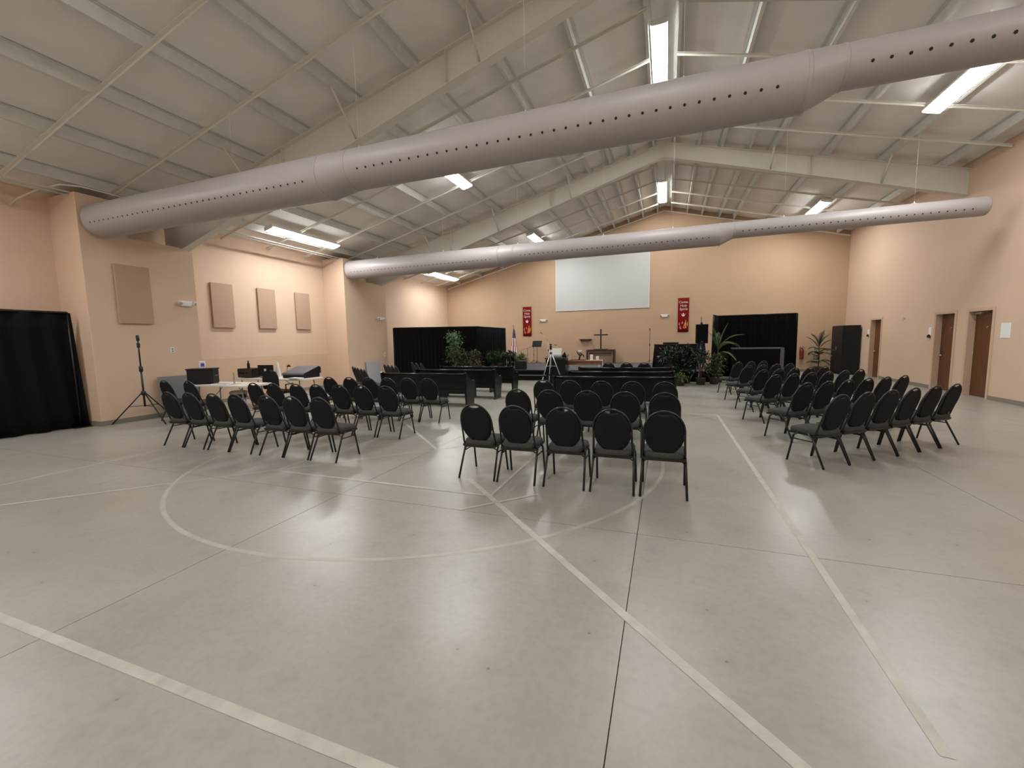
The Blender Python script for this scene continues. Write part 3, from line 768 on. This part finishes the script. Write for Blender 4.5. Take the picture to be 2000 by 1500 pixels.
MB().lathe([(.034, .60), (.04, .62), (.04, .68), (.026, .70)], (0, 0, 0), 12).build('leg_hub', K['blackmetal'], t)
for a in (3.72, .0, 1.75):
    dx, dy = cos(a), sin(a); L = .62
    MB().tube([(dx*.035, dy*.035, .65), (dx*L, dy*L, .012)], .0125, 8).build('leg', K['blackmetal'], t)
    MB().tube([(dx*.02, dy*.02, .38), (dx*L*.46, dy*L*.46, .37)], .007, 6).build('brace', K['blackmetal'], t)

def folding_table(label, loc, rot, L=1.83, D=.74, H=.74):
    t = thing('folding_table', label, 'table', loc, rot, 'white folding tables')
    pts = []; r = .12
    for cx_, cy_, a0 in ((L/2-r, D/2-r, 0), (-L/2+r, D/2-r, pi/2), (-L/2+r, -D/2+r, pi), (L/2-r, -D/2+r, 3*pi/2)):
        pts += [(cx_+r*cos(a0+pi/2*k/6), cy_+r*sin(a0+pi/2*k/6)) for k in range(7)]
    MB().prism(pts, H-.042, H, 'z').build('table_top', K['tabletop'], t, bevel=.008)
    for s in (-1, 1):
        for q in (-1, 1):
            MB().tube([(s*(L/2-.25), q*.24, H-.045), (s*(L/2-.2), q*.27, 0)], .013, 8).build('leg', K['greyboard'], t)
        MB().tube([(s*(L/2-.21), -.26, .16), (s*(L/2-.21), .26, .16)], .010, 6).build('leg_crossbar', K['greyboard'], t)
        MB().tube([(s*(L/2-.22), 0, .3), (s*.2, 0, H-.045)], .008, 6).build('brace', K['greyboard'], t)
    return t
folding_table('white folding table with the black equipment case, near left column', (-9.40, 6.82, 0), .02)
folding_table('white folding table with the covered mixing desk, by the left wall', (-9.70, 8.34, 0), .03, 2.44)
TH = .74
t = thing('equipment_case', 'black equipment case on the near white table', 'case', (-10.04, 6.66, TH), radians(35))
MB().bb(-.26, .26, -.17, .17, .012, .33).build('case_body', K['blackplastic'], t, bevel=.012)
MB().bb(-.275, .275, -.185, .185, .33, .36).build('lid', K['blackplastic'], t, bevel=.008)
for s in (-1, 1): MB().bb(s*.262-.006, s*.262+.006, -.06, .06, .17, .20).build('handle', K['chrome'], t)
for s in (-1, 1):
    for q in (-1, 1): MB().bb(s*.22-.03, s*.22+.03, q*.13-.03, q*.13+.03, 0, .012).build('foot', K['blackplastic'], t)
t = thing('wipes_tub', 'white tub with a purple label on the black case', 'tub', (-10.10, 6.70, TH+.36), radians(35))
MB().lathe([(.058, 0), (.062, .005), (.062, .13), (.058, .135)], (0, 0, 0), 20).build('tub_body', K['paper'], t)
MB().lathe([(.064, .135), (.064, .155), (.05, .162), (0, .163)], (0, 0, 0), 20).build('cap', K['paper'], t)
m = MB(); m.add([(.0628*cos(a), .0628*sin(a), z) for z in (.04, .115) for a in [-pi/2-.1+1.2*k/8 for k in range(9)]], [(k, k+1, k+10, k+9) for k in range(8)], True); m.build('label_patch', K['purple'], t, recalc=False)
t = thing('laptop_stand', 'slim pale upright stand on the near white table', 'stand', (-9.15, 6.74, TH), 0)
MB().bb(-.012, .012, -.012, .012, .01, .26).build('post', K['silver'], t); MB().bb(-.09, .09, -.08, .08, 0, .012).build('foot_plate', K['silver'], t)
t = thing('keyboard_tray', 'flat pale keyboard lying on the near white table', 'keyboard', (-9.35, 6.58, TH), .1)
MB().bb(-.22, .22, -.07, .07, 0, .02).build('tray_body', K['white'], t, bevel=.004)
kb = MB()
for i in range(12):
    for j in range(4): kb.bb(-.205+i*.034, -.177+i*.034, -.058+j*.03, -.034+j*.03, .02, .026)
kb.build('keys', K['lightboard'], t)['kind'] = 'stuff'
t = thing('amplifier', 'black amplifier box left on the far white table', 'amplifier', (-10.56, 8.28, TH), .06)
MB().bb(-.25, .25, -.2, .2, .015, .25).build('chassis', K['blackplastic'], t, bevel=.008)
MB().bb(-.24, .24, -.212, -.2, .03, .235).build('face_plate', K['blackmetal'], t)
for x in (-.15, -.05, .06): MB().lathe([(.02, -.214), (.018, -.235), (0, -.236)], (x, 0, .13), 12, 'y').build('knob', K['blackplastic'], t)
t = thing('power_bottle', 'small black bottle on the amplifier box', 'bottle', (-10.60, 8.24, TH+.25), 0)
MB().lathe([(.03, 0), (.034, .01), (.034, .12), (.018, .15), (.016, .18)], (0, 0, 0), 14).build('bottle_body', K['blackplastic'], t); MB().lathe([(.019, .18), (.019, .205), (0, .207)], (0, 0, 0), 14).build('bottle_cap', K['blackmetal'], t)
t = thing('computer_monitor', 'black monitor seen from behind on the far white table', 'monitor', (-9.98, 8.24, TH), .1)
MB().bb(-.24, .24, -.02, .02, .06, .34).build('display_shell', K['blackplastic'], t, bevel=.008); MB().bb(-.03, .03, .02, .04, .02, .2).build('neck', K['blackplastic'], t); MB().bb(-.11, .11, -.08, .1, 0, .015).build('foot_plate', K['blackplastic'], t)
MB().bb(-.03, .03, -.024, -.02, .18, .24).build('sticker', K['paper'], t)
t = thing('mixing_desk', 'sloping mixing desk under a grey cover on the far white table', 'mixer', (-9.02, 8.49, TH), .03)
MB().prism([(-.28, .0), (.28, 0), (.30, .24), (.24, .26), (-.28, .10)], -.34, .34, 'x').build('console', K['blackplastic'], t, bevel=.01)
MB().prism([(-.29, .085), (-.27, .115), (.24, .275), (.31, .255), (.31, .10), (.32, .10), (.325, .268), (.245, .292), (-.28, .128), (-.305, .085)], -.355, .355, 'x').build('dust_cover', K['greyfab'], t, bevel=.006)
t = thing('paper_stack', 'stack of papers at the end of the far white table', 'papers', (-8.76, 8.075, TH), .0)
for k in range(4): MB().box((random.uniform(-.01, .01), random.uniform(-.01, .01), .004+.008*k), (.28, .21, .0075), RotZ(random.uniform(-.1, .1))).build('sheet_bundle', K['paper'], t)
t = thing('paper_cone', 'white pointed cone standing behind the black monitor', 'cone', (-9.92, 8.56, TH), 0)
MB().lathe([(.075, 0), (.07, .01), (.05, .2), (.03, .35), (.012, .40), (0, .405)], (0, 0, 0), 18).build('cone_shell', K['paper'], t)
t = thing('desk_lamp', 'small black desk lamp beside the white cone', 'lamp', (-9.62, 8.60, TH), 0)
MB().lathe([(.06, 0), (.06, .015), (.01, .02)], (0, 0, 0), 14).build('base', K['blackplastic'], t); MB().tube([(0, 0, .015), (-.02, 0, .2), (.06, -.02, .33)], .007, 6).build('arm', K['blackplastic'], t); MB().lathe([(.02, .06), (.06, 0), (.055, 0)], (.08, -.02, .27), 14).build('shade', K['blackplastic'], t)
# office chair
t = thing('office_chair', 'black padded office chair in front of the covered mixing desk', 'chair', (-8.78, 7.60, 0), .05)
MB().bb(-.22, .22, -.22, .22, .44, .52).build('seat', K['fabric'], t, bevel=.03)
bk = MB(); vs = []
pr = [(-.20, .56), (-.23, .64), (-.22, .85), (-.15, .98), (0, 1.02), (.15, .98), (.22, .85), (.23, .64), (.20, .56)]
bk.prism(pr, -.29, -.22, 'y'); bk.build('backrest', K['fabric'], t, bevel=.02)
MB().tube([(0, -.1, .44), (0, -.26, .46), (0, -.30, .62)], .02, 8).build('back_bracket', K['blackplastic'], t)
MB().tube([(0, 0, .10), (0, 0, .44)], .028, 10).build('gas_column', K['blackmetal'], t)
for s in (-1, 1): MB().tube([(s*.22, -.1, .47), (s*.28, -.1, .5), (s*.28, -.1, .66), (s*.28, .12, .67)], .016, 8).build('armrest', K['blackplastic'], t)
for k in range(5):
    a = 2*pi*k/5+.3; lg = MB().tube([(0, 0, .12), (.27*cos(a), .27*sin(a), .07)], .02, 8).build('base_leg', K['blackplastic'], t)
    MB().lathe([(.027, -.02), (.03, 0), (.027, .02)], (.28*cos(a), .28*sin(a), .03), 12, 'x').build('castor', K['blackplastic'], lg)
t = thing('stool', 'round tan padded stool under the near white table', 'stool', (-9.20, 6.85, 0), 0)
MB().lathe([(.16, .50), (.18, .51), (.18, .555), (.15, .575), (0, .58)], (0, 0, 0), 20).build('seat', K['tan'], t)
MB().lathe([(.165, .42), (.17, .43), (.17, .50)], (0, 0, 0), 20).build('apron', K['blackplastic'], t)
for k in range(4):
    a = pi/4+pi/2*k; MB().tube([(.12*cos(a), .12*sin(a), .43), (.19*cos(a), .19*sin(a), 0)], .012, 8).build('leg', K['silver'], t)

# ------------------------------------------------------------------ stage furniture
t = thing('altar_table', 'wooden altar table with open front against the stage wall', 'altar', (-3.03, 21.35, SZ), 0)
W2, AH = .69, .68
MB().bb(-W2, W2, -.25, .25, AH-.09, AH).build('top', K['darkwood'], t, bevel=.006)
for s in (-1, 1): MB().bb(min(s*W2, s*(W2-.10)), max(s*W2, s*(W2-.10)), -.24, .24, 0, AH-.09).build('side_panel', K['darkwood'], t, bevel=.004)
fr = MB().bb(-W2+.10, W2-.10, -.20, -.17, AH-.125, AH-.09)
for s in (-1, 1): fr.bb(min(s*(W2-.10), s*(W2-.13)), max(s*(W2-.10), s*(W2-.13)), -.20, -.17, 0, AH-.125)
fr.build('pale_inner_frame', K['wall'], t)
MB().bb(-W2+.10, W2-.10, .18, .2, .02, AH-.1).build('back_panel', K['wains'], t)
t = thing('wooden_cross', 'dark wooden cross standing on the altar table', 'cross', (-3.03, 21.33, SZ+AH), 0)
MB().bb(-.34, .34, -.14, .14, 0, .035).build('base', K['darkwood'], t, bevel=.004)
MB().bb(-.035, .035, -.03, .03, .035, 1.02).build('upright', K['darkwood'], t, bevel=.004)
MB().bb(-.34, -.035, -.03, .03, .70, .765).bb(.035, .34, -.03, .03, .70, .765).build('crossbar', K['darkwood'], t, bevel=.004)
t = thing('wall_shelf', 'small dark wooden shelf on the wall left of the cross', 'shelf', (-3.86, YB, 1.56), 0)
MB().bb(-.30, .30, -.22, 0, .0, .05).build('board', K['darkwood'], t, bevel=.004)
for s in (-1, 1): MB().prism([(0, 0), (-.16, 0), (0, -.06)], s*.2-.012, s*.2+.012, 'x').build('bracket', K['darkwood'], t)
def mic_stand(loc, h, boom, lab, mk='blackmetal'):
    t = thing('microphone_stand', lab, 'mic stand', loc, 0, 'microphone stands on the stage')
    for k in range(3):
        a = 2*pi*k/3+.4; MB().tube([(0, 0, .16), (.26*cos(a), .26*sin(a), .008)], .008, 6).build('leg', K[mk], t)
    MB().tube([(0, 0, .06), (0, 0, h)], .0095, 8).build('pole', K[mk], t); MB().lathe([(.018, h*.55), (.02, h*.56), (.02, h*.62), (.014, h*.63)], (0, 0, 0), 10).build('clutch', K['blackplastic'], t)
    e = Vector((0, 0, h))
    if boom:
        e = Vector((boom[0], boom[1], h+boom[2])); MB().tube([(-boom[0]*.25, -boom[1]*.25, h-boom[2]*.25), e], .007, 6).build('boom_arm', K[mk], t)
    d = Vector((boom[0], boom[1], boom[2])).normalized() if boom else Vector((0, -.4, .9)).normalized()
    m = MB().tube([e, e+d*.10], [.011, .014], 8); q = e+d*.12; m.ell(tuple(q), (.026, .026, .026), 10, 7); m.build('microphone', K['blackplastic'], t)
mic_stand((-6.85, 21.2, SZ), .80, (-.75, -.2, -.28), 'low boom microphone stand beside the flag')
mic_stand((-6.55, 21.35, SZ), .78, None, 'short straight microphone stand left of the music stand')
mic_stand((-5.72, 21.25, SZ), 1.15, (-.28, -.1, .35), 'tall thin boom microphone stand right of the music stand', 'silver')
mic_stand((-5.12, 21.0, SZ), .92, (-.06, -.02, .01), 'brass coloured stand left of the lectern', 'brass')
mic_stand((-.70, 21.0, SZ), 1.52, None, 'tall straight microphone stand right of the altar')
t = thing('music_stand', 'black music stand with tilted desk on the stage', 'music stand', (-6.28, 21.1, SZ), 0)
MB().box((0, 0, 1.03), (.50, .012, .34), RotX(radians(-32))).build('desk', K['blackmetal'], t); MB().box((0, -.10, .88), (.50, .06, .012), RotX(radians(-32))).build('lip', K['blackmetal'], t)
MB().tube([(0, 0, .05), (0, 0, 1.0)], .011, 8).build('pole', K['blackmetal'], t)
for k in range(3):
    a = 2*pi*k/3; MB().tube([(0, 0, .12), (.24*cos(a), .24*sin(a), .008)], .010, 6).build('leg', K['blackmetal'], t)
# flags
def flag_mat(dark):
    m = bpy.data.materials.new('flag_cloth'); m.use_nodes = True; nt = m.node_tree; b = nt.nodes['Principled BSDF']; b.inputs['Roughness'].default_value = .8; L = nt.links.new
    at = nt.nodes.new('ShaderNodeAttribute'); at.attribute_name = 'stripe'
    r = nt.nodes.new('ShaderNodeValToRGB'); r.color_ramp.interpolation = 'CONSTANT'; e = r.color_ramp.elements
    cols = [(.30, .012, .015), (.75, .70, .66), (.010, .014, .05), (.55, .55, .6)]
    e[0].position = 0; e[0].color = (*cols[0], 1); e[1].position = .3; e[1].color = (*cols[1], 1)
    for p, c in ((.6, cols[2]), (.85, cols[3])): q = e.new(p); q.color = (*(c if not dark else cols[2]), 1)
    L(at.outputs['Fac'], r.inputs['Fac']); L(r.outputs['Color'], b.inputs['Base Color']); return m
def flag(loc, lab, dark=False):
    t = thing('indoor_flag', lab, 'flag', loc, 0, 'flags on poles')
    MB().lathe([(.15, 0), (.15, .03), (.05, .06), (.02, .09)], (0, 0, 0), 18).build('floor_base', K['brass'], t)
    MB().tube([(0, 0, .05), (0, 0, 1.86)], .013, 8).build('pole', K['darkwood'], t)
    MB().lathe([(.012, 1.86), (.03, 1.88), (.012, 1.90), (.03, 1.94), (.018, 2.0), (0, 2.06)], (0, 0, 0), 10).build('finial', K['brass'], t)
    N, H = 40, 26; vs = []; st_ = []
    for j in range(H+1):
        v = j/H; z = 1.80 - 1.30*v
        wdt = .03+.155*v**.8
        for k in range(N):
            a = 2*pi*k/N; r_ = wdt*(1+.22*sin(5*a+1.5*v))
            vs.append((r_*cos(a)*.9+.01, r_*sin(a)*.6, z-.05*cos(a)*v))
            if dark: st_.append(.7)
            elif v < .36: st_.append(.9 if (j*7+k*3) % 5 == 0 else .7)
            else: st_.append(.1 if ((k + j//9) // 3) % 2 == 0 else .4)
    m = MB(); m.add(vs, [(j*N+k, j*N+(k+1) % N, (j+1)*N+(k+1) % N, (j+1)*N+k) for j in range(H) for k in range(N)], True)
    o = m.build('flag_cloth', flag_mat(dark), t, recalc=False); at = o.data.attributes.new('stripe', 'FLOAT', 'POINT'); at.data.foreach_set('value', st_)
flag((-7.42, 20.7, SZ), 'striped red, white and blue flag on a pole left of the stage')
flag((1.34, 18.6, SZ), 'dark flag on a pole behind the raised loudspeaker', True)
# communion table
t = thing('communion_table', 'low wooden table with cherry edge in front of the stage', 'table', (-2.86, 15.62, 0), .02)
CT = .83
MB().bb(-.72, .72, -.34, .34, CT-.05, CT).build('top', K['redwood'], t, bevel=.004)
MB().bb(-.66, .66, -.28, .28, CT-.16, CT-.05).build('apron', K['redwood'], t)
for s in (-1, 1):
    for q in (-1, 1): MB().bb(s*.62-.04, s*.62+.04, q*.26-.04, q*.26+.04, 0, CT-.16).build('leg', K['lightboard'], t)
t = thing('table_runner', 'pale cloth runner hanging over the end of the wooden table', 'cloth', (-2.86, 15.62, CT), .02)
MB().bb(.10, .735, -.30, -.10, .001, .006).bb(.728, .736, -.30, -.22, -.28, .002).build('runner_cloth', K['paper'], t)
for (x, yy, r, h, lab) in ((-2.55, 15.54, .055, .20, 'tall white pillar candle on the wooden table'), (-2.33, 15.54, .05, .14, 'short white pillar candle on the wooden table'), (-3.50, 15.54, .05, .16, 'white pillar candle at the left end of the wooden table')):
    t = thing('pillar_candle', lab, 'candle', (x, yy, CT+.006 if x > -3 else CT), 0, 'candles on the wooden table')
    MB().lathe([(r*.96, 0), (r, .006), (r, h-.006), (r*.9, h), (r*.5, h-.008), (0, h-.01)], (0, 0, 0), 18).build('wax', K['wax'], t); MB().tube([(0, 0, h-.012), (.002, 0, h+.014)], .002, 5).build('wick', K['blackplastic'], t)
t = thing('driftwood_centrepiece', 'dark branching centrepiece with brass frame on the wooden table', 'decoration', (-3.02, 15.62, CT), 0)
MB().bb(-.34, .34, -.10, .10, 0, .02).build('tray', K['darkwood'], t)
MB().tube([(.0, 0, .02), (.03, 0, .16), (-.04, 0, .24), (-.10, .02, .33)], [.035, .03, .025, .015], 8).tube([(.03, 0, .14), (.10, 0, .22), (.16, 0, .18), (.17, 0, .10)], [.03, .03, .025, .01], 8).tube([(0, 0, .2), (.05, 0, .26), (.1, 0, .235)], .02, 8).build('branch', K['pot'], t)
MB().tube([(-.26, 0, .02), (-.26, 0, .26)], .007, 6).tube([(-.16, 0, .02), (-.16, 0, .20)], .007, 6).tube([(-.26, 0, .13), (-.05, 0, .15)], .006, 6).build('brass_frame', K['brass'], t)
MB().lathe([(.0, .26), (.05, .27), (.08, .30), (.085, .34), (.06, .36)], (.03, .03, 0), 14).build('shell_bowl', K['bwhite'], t)
# lectern
t = thing('lectern', 'black lectern with white papers on its sloped top', 'lectern', (-3.70, 14.93, 0), .03)
MB().prism([(-.24, 0), (.24, 0), (.26, .95), (-.26, .90)], -.36, .36, 'x').build('body', K['blackwood'], t, bevel=.01)
MB().box((0, 0, .985), (.78, .60, .035), RotX(radians(10))).build('top', K['blackwood'], t, bevel=.005)
MB().box((-.06, .0, 1.16), (.46, .015, .30), RotX(radians(-28))).build('reading_slope', K['paper'], t)
MB().box((-.06, -.10, 1.03), (.50, .03, .06), RotX(radians(-28))).build('paper_ledge', K['lightboard'], t)
MB().prism([(.18, 1.0), (.36, 1.0), (.30, 1.16)], -.05, .0, 'y').build('side_wing', K['blackwood'], t)
# camera tripod
t = thing('camera_tripod', 'silver camera tripod standing in front of the lectern', 'tripod', (-3.34, 12.7, 0), .3)
for k in range(3):
    a = 2*pi*k/3-.4; l = MB().tube([(.03*cos(a), .03*sin(a), 1.18), (.30*cos(a), .30*sin(a), .5)], .013, 8).build('leg', K['silver'], t)
    MB().tube([(.30*cos(a), .30*sin(a), .5), (.46*cos(a), .46*sin(a), 0.01)], .009, 8).build('lower_section', K['silver'], l)
    MB().lathe([(.018, -.03), (.018, .03)], (.30*cos(a), .30*sin(a), .5), 10).build('clamp', K['blackplastic'], l)
    MB().tube([(0, 0, .80), (.20*cos(a), .20*sin(a), .78)], .005, 5).build('spreader', K['silver'], t)
MB().tube([(0, 0, .75), (0, 0, 1.30)], .011, 8).build('centre_column', K['silver'], t)
MB().ell((0, 0, 1.19), (.045, .045, .035)).build('hub', K['blackplastic'], t)
MB().bb(-.035, .035, -.04, .04, 1.30, 1.36).ell((.0, 0, 1.39), (.04, .045, .03)).tube([(.0, -.03, 1.34), (.04, -.10, 1.30)], .007, 6).build('pan_head', K['blackplastic'], t)
MB().bb(-.02, .02, -.03, .03, 1.41, 1.46).bb(-.045, .045, -.012, .012, 1.45, 1.475).build('phone_clamp', K['blackplastic'], t)
# floor monitor
t = thing('floor_monitor', 'black wedge floor monitor at the front left of the stage', 'speaker', (-5.72, 16.80, SZ), pi+.25)
MB().prism([(-.20, 0), (.22, 0), (.22, .34), (.10, .36), (-.20, .08)], -.24, .24, 'x').build('cabinet', K['blackplastic'], t, bevel=.01)
MB().prism([(-.205, .085), (.095, .368), (.085, .374), (-.212, .092)], -.21, .21, 'x').build('grille', K['greyboard'], t)
# piano
t = thing('upright_piano', 'black upright piano at the right of the stage', 'piano', (.36, 17.55, SZ), 0)
MB().bb(-.76, .76, -.30, .30, .05, .93).build('case', K['blackwood'], t, bevel=.01); MB().bb(-.78, .78, -.32, .32, .93, .96).build('lid', K['blackwood'], t, bevel=.006)
MB().prism([(-.84, 0), (-.76, 0), (-.76, .9)], -.28, .28, 'y').build('cloth_flap', K['drape'], t)
MB().bb(-.74, .74, .30, .55, .55, .68).build('key_bed', K['blackwood'], t, bevel=.006)
MB().bb(-.45, .12, -.10, .05, .96, 1.03).build('music_case', K['blackplastic'], t, bevel=.006)
for s in (-1, 1): MB().bb(s*.70-.05, s*.70+.05, -.28, .5, 0, .05).build('foot_rail', K['blackwood'], t)
for k in range(4): MB().bb(-.6+k*.38, -.54+k*.38, -.325, -.30, .1, .9).build('back_post', K['blackwood'], t)
# raised loudspeaker
t = thing('speaker_stand', 'grey speaker stand among the plants right of the stage', 'stand', (1.16, 16.1, 0), 0)
MB().tube([(0, 0, .3), (0, 0, 1.38)], .02, 10).build('pole', K['silver'], t)
MB().lathe([(.03, .72), (.035, .74), (.035, .82), (.022, .84)], (0, 0, 0), 12).build('leg_hub', K['blackplastic'], t)
for a in (.38, 2.5, 4.5): MB().tube([(.03*cos(a), .03*sin(a), .78), (.42*cos(a), .42*sin(a), .012)], .013, 8).build('leg', K['silver'], t)
t = thing('loudspeaker', 'black loudspeaker raised on the stand right of the stage', 'speaker', (1.16, 16.1, 1.38), .1)
MB().prism([(-.20, -.19), (.20, -.19), (.15, .19), (-.15, .19)], 0, .66, 'z').build('cabinet', K['blackplastic'], t, bevel=.012)
MB().bb(-.18, .18, -.205, -.192, .03, .63).build('grille', K['drape'], t)
MB().bb(-.03, .03, -.21, -.205, .05, .07).build('badge', K['greyboard'], t)
# black counter in front of the right drape
t = thing('draped_counter', 'black draped counter with pale edge in front of the right drape', 'counter', (3.10, 17.3, 0), 0)
MB().bb(-.80, .80, -.28, .28, 1.14, 1.18).build('top', K['greyfab'], t, bevel=.004)
MB().bb(-.79, .68, -.26, .26, .02, 1.14).build('black_skirt', K['drape'], t)
MB().bb(.68, .80, -.28, .28, 0, 1.14).build('end_panel', K['greyfab'], t, bevel=.004)

# ------------------------------------------------------------------ plants
def leaf(m, p, d, size, wd, droop=.3):
    d = d.normalized(); s = d.cross(Vector((0, 0, 1)))
    if s.length < .1: s = Vector((1, 0, 0))
    s.normalize(); nrm = s.cross(d)
    a = p; b = p+d*size*.5+nrm*size*.06; c = p+d*size-Vector((0, 0, droop*size))
    m.add([a, b+s*wd/2, c, b-s*wd/2, b-nrm*wd*.12], [(0, 1, 4), (4, 1, 2), (0, 4, 3), (3, 4, 2)])
def bush(lab, loc, h, rad, n, lsize, lw, mk, z0=.25, pot=True, shape=1.0, stems=6, name='potted_plant', cat='plant'):
    t = thing(name, lab, cat, loc, random.uniform(0, 6), 'potted plants around the stage')
    ph = .24 if pot else .0
    if pot:
        MB().lathe([(.11, 0), (.13, .01), (.16, ph-.02), (.165, ph), (.14, ph), (.135, ph-.03), (0, ph-.03)], (0, 0, 0), 18).build('pot', K['pot'], t)
    st_ = MB(); tips = []
    for k in range(stems):
        a = 2*pi*k/stems+random.uniform(-.4, .4); rr = rad*random.uniform(.3, .8); zt = z0+(h-z0)*random.uniform(.55, .95)
        st_.tube([(.03*cos(a), .03*sin(a), max(ph-.04, 0)), (rr*.35*cos(a), rr*.35*sin(a), zt*.55), (rr*cos(a), rr*sin(a), zt)], [.011, .008, .004], 5)
    st_.build('stems', K['stem'], t)
    m = MB(); cl = []
    for k in range(13):
        a = random.uniform(0, 2*pi); u = random.random()**.8; zz = z0+(h-z0-.08)*u
        rr = rad*sqrt(random.uniform(.0, .75))*(1-.45*u)*shape; cl.append((Vector((rr*cos(a), rr*sin(a), zz)), random.uniform(.10, .19)*(rad/.42)))
    cl.append((Vector((0, 0, h-.10)), .11*(rad/.42)))
    for k in range(n):
        c_, sg = random.choice(cl); q = Vector((random.gauss(0, 1), random.gauss(0, 1), random.gauss(0, .8)))*sg*.62; p = c_+q
        p.z = max(p.z, .12)
        d = q.normalized()*.8+Vector((random.uniform(-.6, .6), random.uniform(-.6, .6), random.uniform(-.2, .7)))
        leaf(m, p, d, lsize*random.uniform(.6, 1.2), lw*random.uniform(.7, 1.2), random.uniform(.1, .5))
    o = m.build('foliage', K[mk], t, recalc=False); o['kind'] = 'stuff'
    return t
def frond_mesh(L, curve, lw, ll, mk, parent, az, el):
    m = MB(); pts = []; N = 22; d = Vector((cos(az)*cos(el), sin(az)*cos(el), sin(el))); p = Vector((0, 0, 0)); stp = L/N
    for i in range(N+1):
        pts.append(p.copy()); d = (d+Vector((0, 0, -curve/N))).normalized(); p = p+d*stp
    m.tube(pts, [.007*(1-i/N)+.0015 for i in range(N+1)], 4)
    for i in range(4, N+1):
        tg = (pts[i]-pts[i-1]).normalized(); sd = tg.cross(Vector((0, 0, 1))).normalized(); l_ = ll*(sin(pi*(i/N)**.8*.92+.12))
        for s in (-1, 1): leaf(m, pts[i], sd*s*.8+tg*.75+Vector((0, 0, .15)), l_, lw, .35)
    return m.build('frond', K[mk], parent, recalc=False)
def palm(lab, loc, stem_h, fronds, mk, lw=.03, ll=.22, pot=True, trunk=True):
    t = thing('potted_palm', lab, 'plant', loc, 0, 'potted plants around the stage')
    MB().lathe([(.13, 0), (.15, .01), (.18, .26), (.185, .28), (.16, .28), (.155, .25), (0, .25)], (0, 0, 0), 18).build('pot', K['pot'], t)
    if trunk: MB().tube([(0, 0, .2), (.01, .01, stem_h*.6), (0, 0, stem_h)], [.022, .018, .012], 8).build('trunk', K['stem'], t)
    for (L, az, el, cv, dz) in fronds:
        f = frond_mesh(L, cv, lw, ll, mk, t, az, el); f.location = (0, 0, stem_h+dz)
    return t
# left of the stage
bush('tall ficus with pale variegated leaves in front of the left drape', (-8.05, 15.28, 0), 1.92, .38, 900, .12, .06, 'leafv', z0=1.0, shape=1.0)
bush('bronze leaved bush below the pale ficus', (-7.80, 15.0, 0), 1.22, .44, 760, .15, .06, 'leafb', z0=.45)
bush('olive and bronze bush between the pale ficus and the fern', (-7.18, 15.15, 0), 1.17, .44, 760, .15, .06, 'leafb', z0=.4)
palm('upright green fern at the left front of the stage', (-6.62, 16.72, SZ), .30, [(.62, a, 1.15+.2*sin(a*3), .6, 0) for a in [2*pi*k/11 for k in range(11)]], 'leafm', .022, .09, trunk=False)
bush('dark green bush at the front of the stage by the wedge monitor', (-6.20, 16.80, SZ), .74, .36, 800, .15, .055, 'leafd', z0=.2)
bush('grassy bright green plant just behind the wedge monitor', (-5.80, 17.15, SZ), .62, .28, 520, .20, .03, 'leafy', z0=.22)
bush('low dark plant on the floor at the corner of the stage', (-7.15, 15.45, 0), .66, .30, 320, .16, .06, 'leafd', z0=.25)
bush('mid green leafy bush between the bronze bushes and the fern', (-6.95, 16.72, SZ), .70, .32, 620, .14, .055, 'leafm', z0=.2)
# right of the stage
bush('large dark green bush left of the speaker stand', (.22, 15.60, 0), 1.25, .44, 1000, .15, .06, 'leafd', z0=.25)
bush('dark glossy shrub in front of the upright piano', (.70, 15.90, 0), 1.22, .42, 700, .15, .06, 'leafd', z0=.3)
bush('broad dark shrub around the speaker stand', (1.14, 15.45, 0), 1.15, .42, 620, .15, .055, 'leafd', z0=.5)
bush('mottled green shrub right of the speaker stand', (1.58, 15.70, 0), .98, .36, 480, .14, .05, 'leafm', z0=.35)
bush('small bright green plant low beside the centre pews', (.48, 15.02, 0), .42, .22, 240, .11, .05, 'leafy', z0=.2)
palm('bright green palm with arching fronds beside the raised loudspeaker', (1.74, 16.35, 0), 1.12, [(.98, -.1, 1.1, 1.5, .05), (.95, .5, .95, 1.9, 0), (.85, -.9, 1.0, 1.7, 0), (.8, 1.5, 1.2, 1.2, .05), (.9, 2.4, 1.35, .7, .05), (.7, -1.8, 1.2, 1.3, 0), (.95, .1, 1.38, .9, .05), (.75, 3.4, 1.3, 1.1, 0), (.7, -.4, .5, 1.8, -.1), (.6, .9, .4, 1.8, -.15)], 'leafy', .017, .24)
palm('olive green palm in the right corner beside the black cabinet', (6.02, 20.85, 0), 1.08, [(random.uniform(.55, .80), random.uniform(0, 6.28), random.uniform(1.0, 1.4), random.uniform(.9, 1.5), random.uniform(-.1, .12)) for k in range(12)] + [(random.uniform(.35, .6), random.uniform(0, 6.28), random.uniform(.4, 1.2), random.uniform(1.2, 1.9), random.uniform(-.75, -.1)) for k in range(22)], 'leafo', .030, .17)
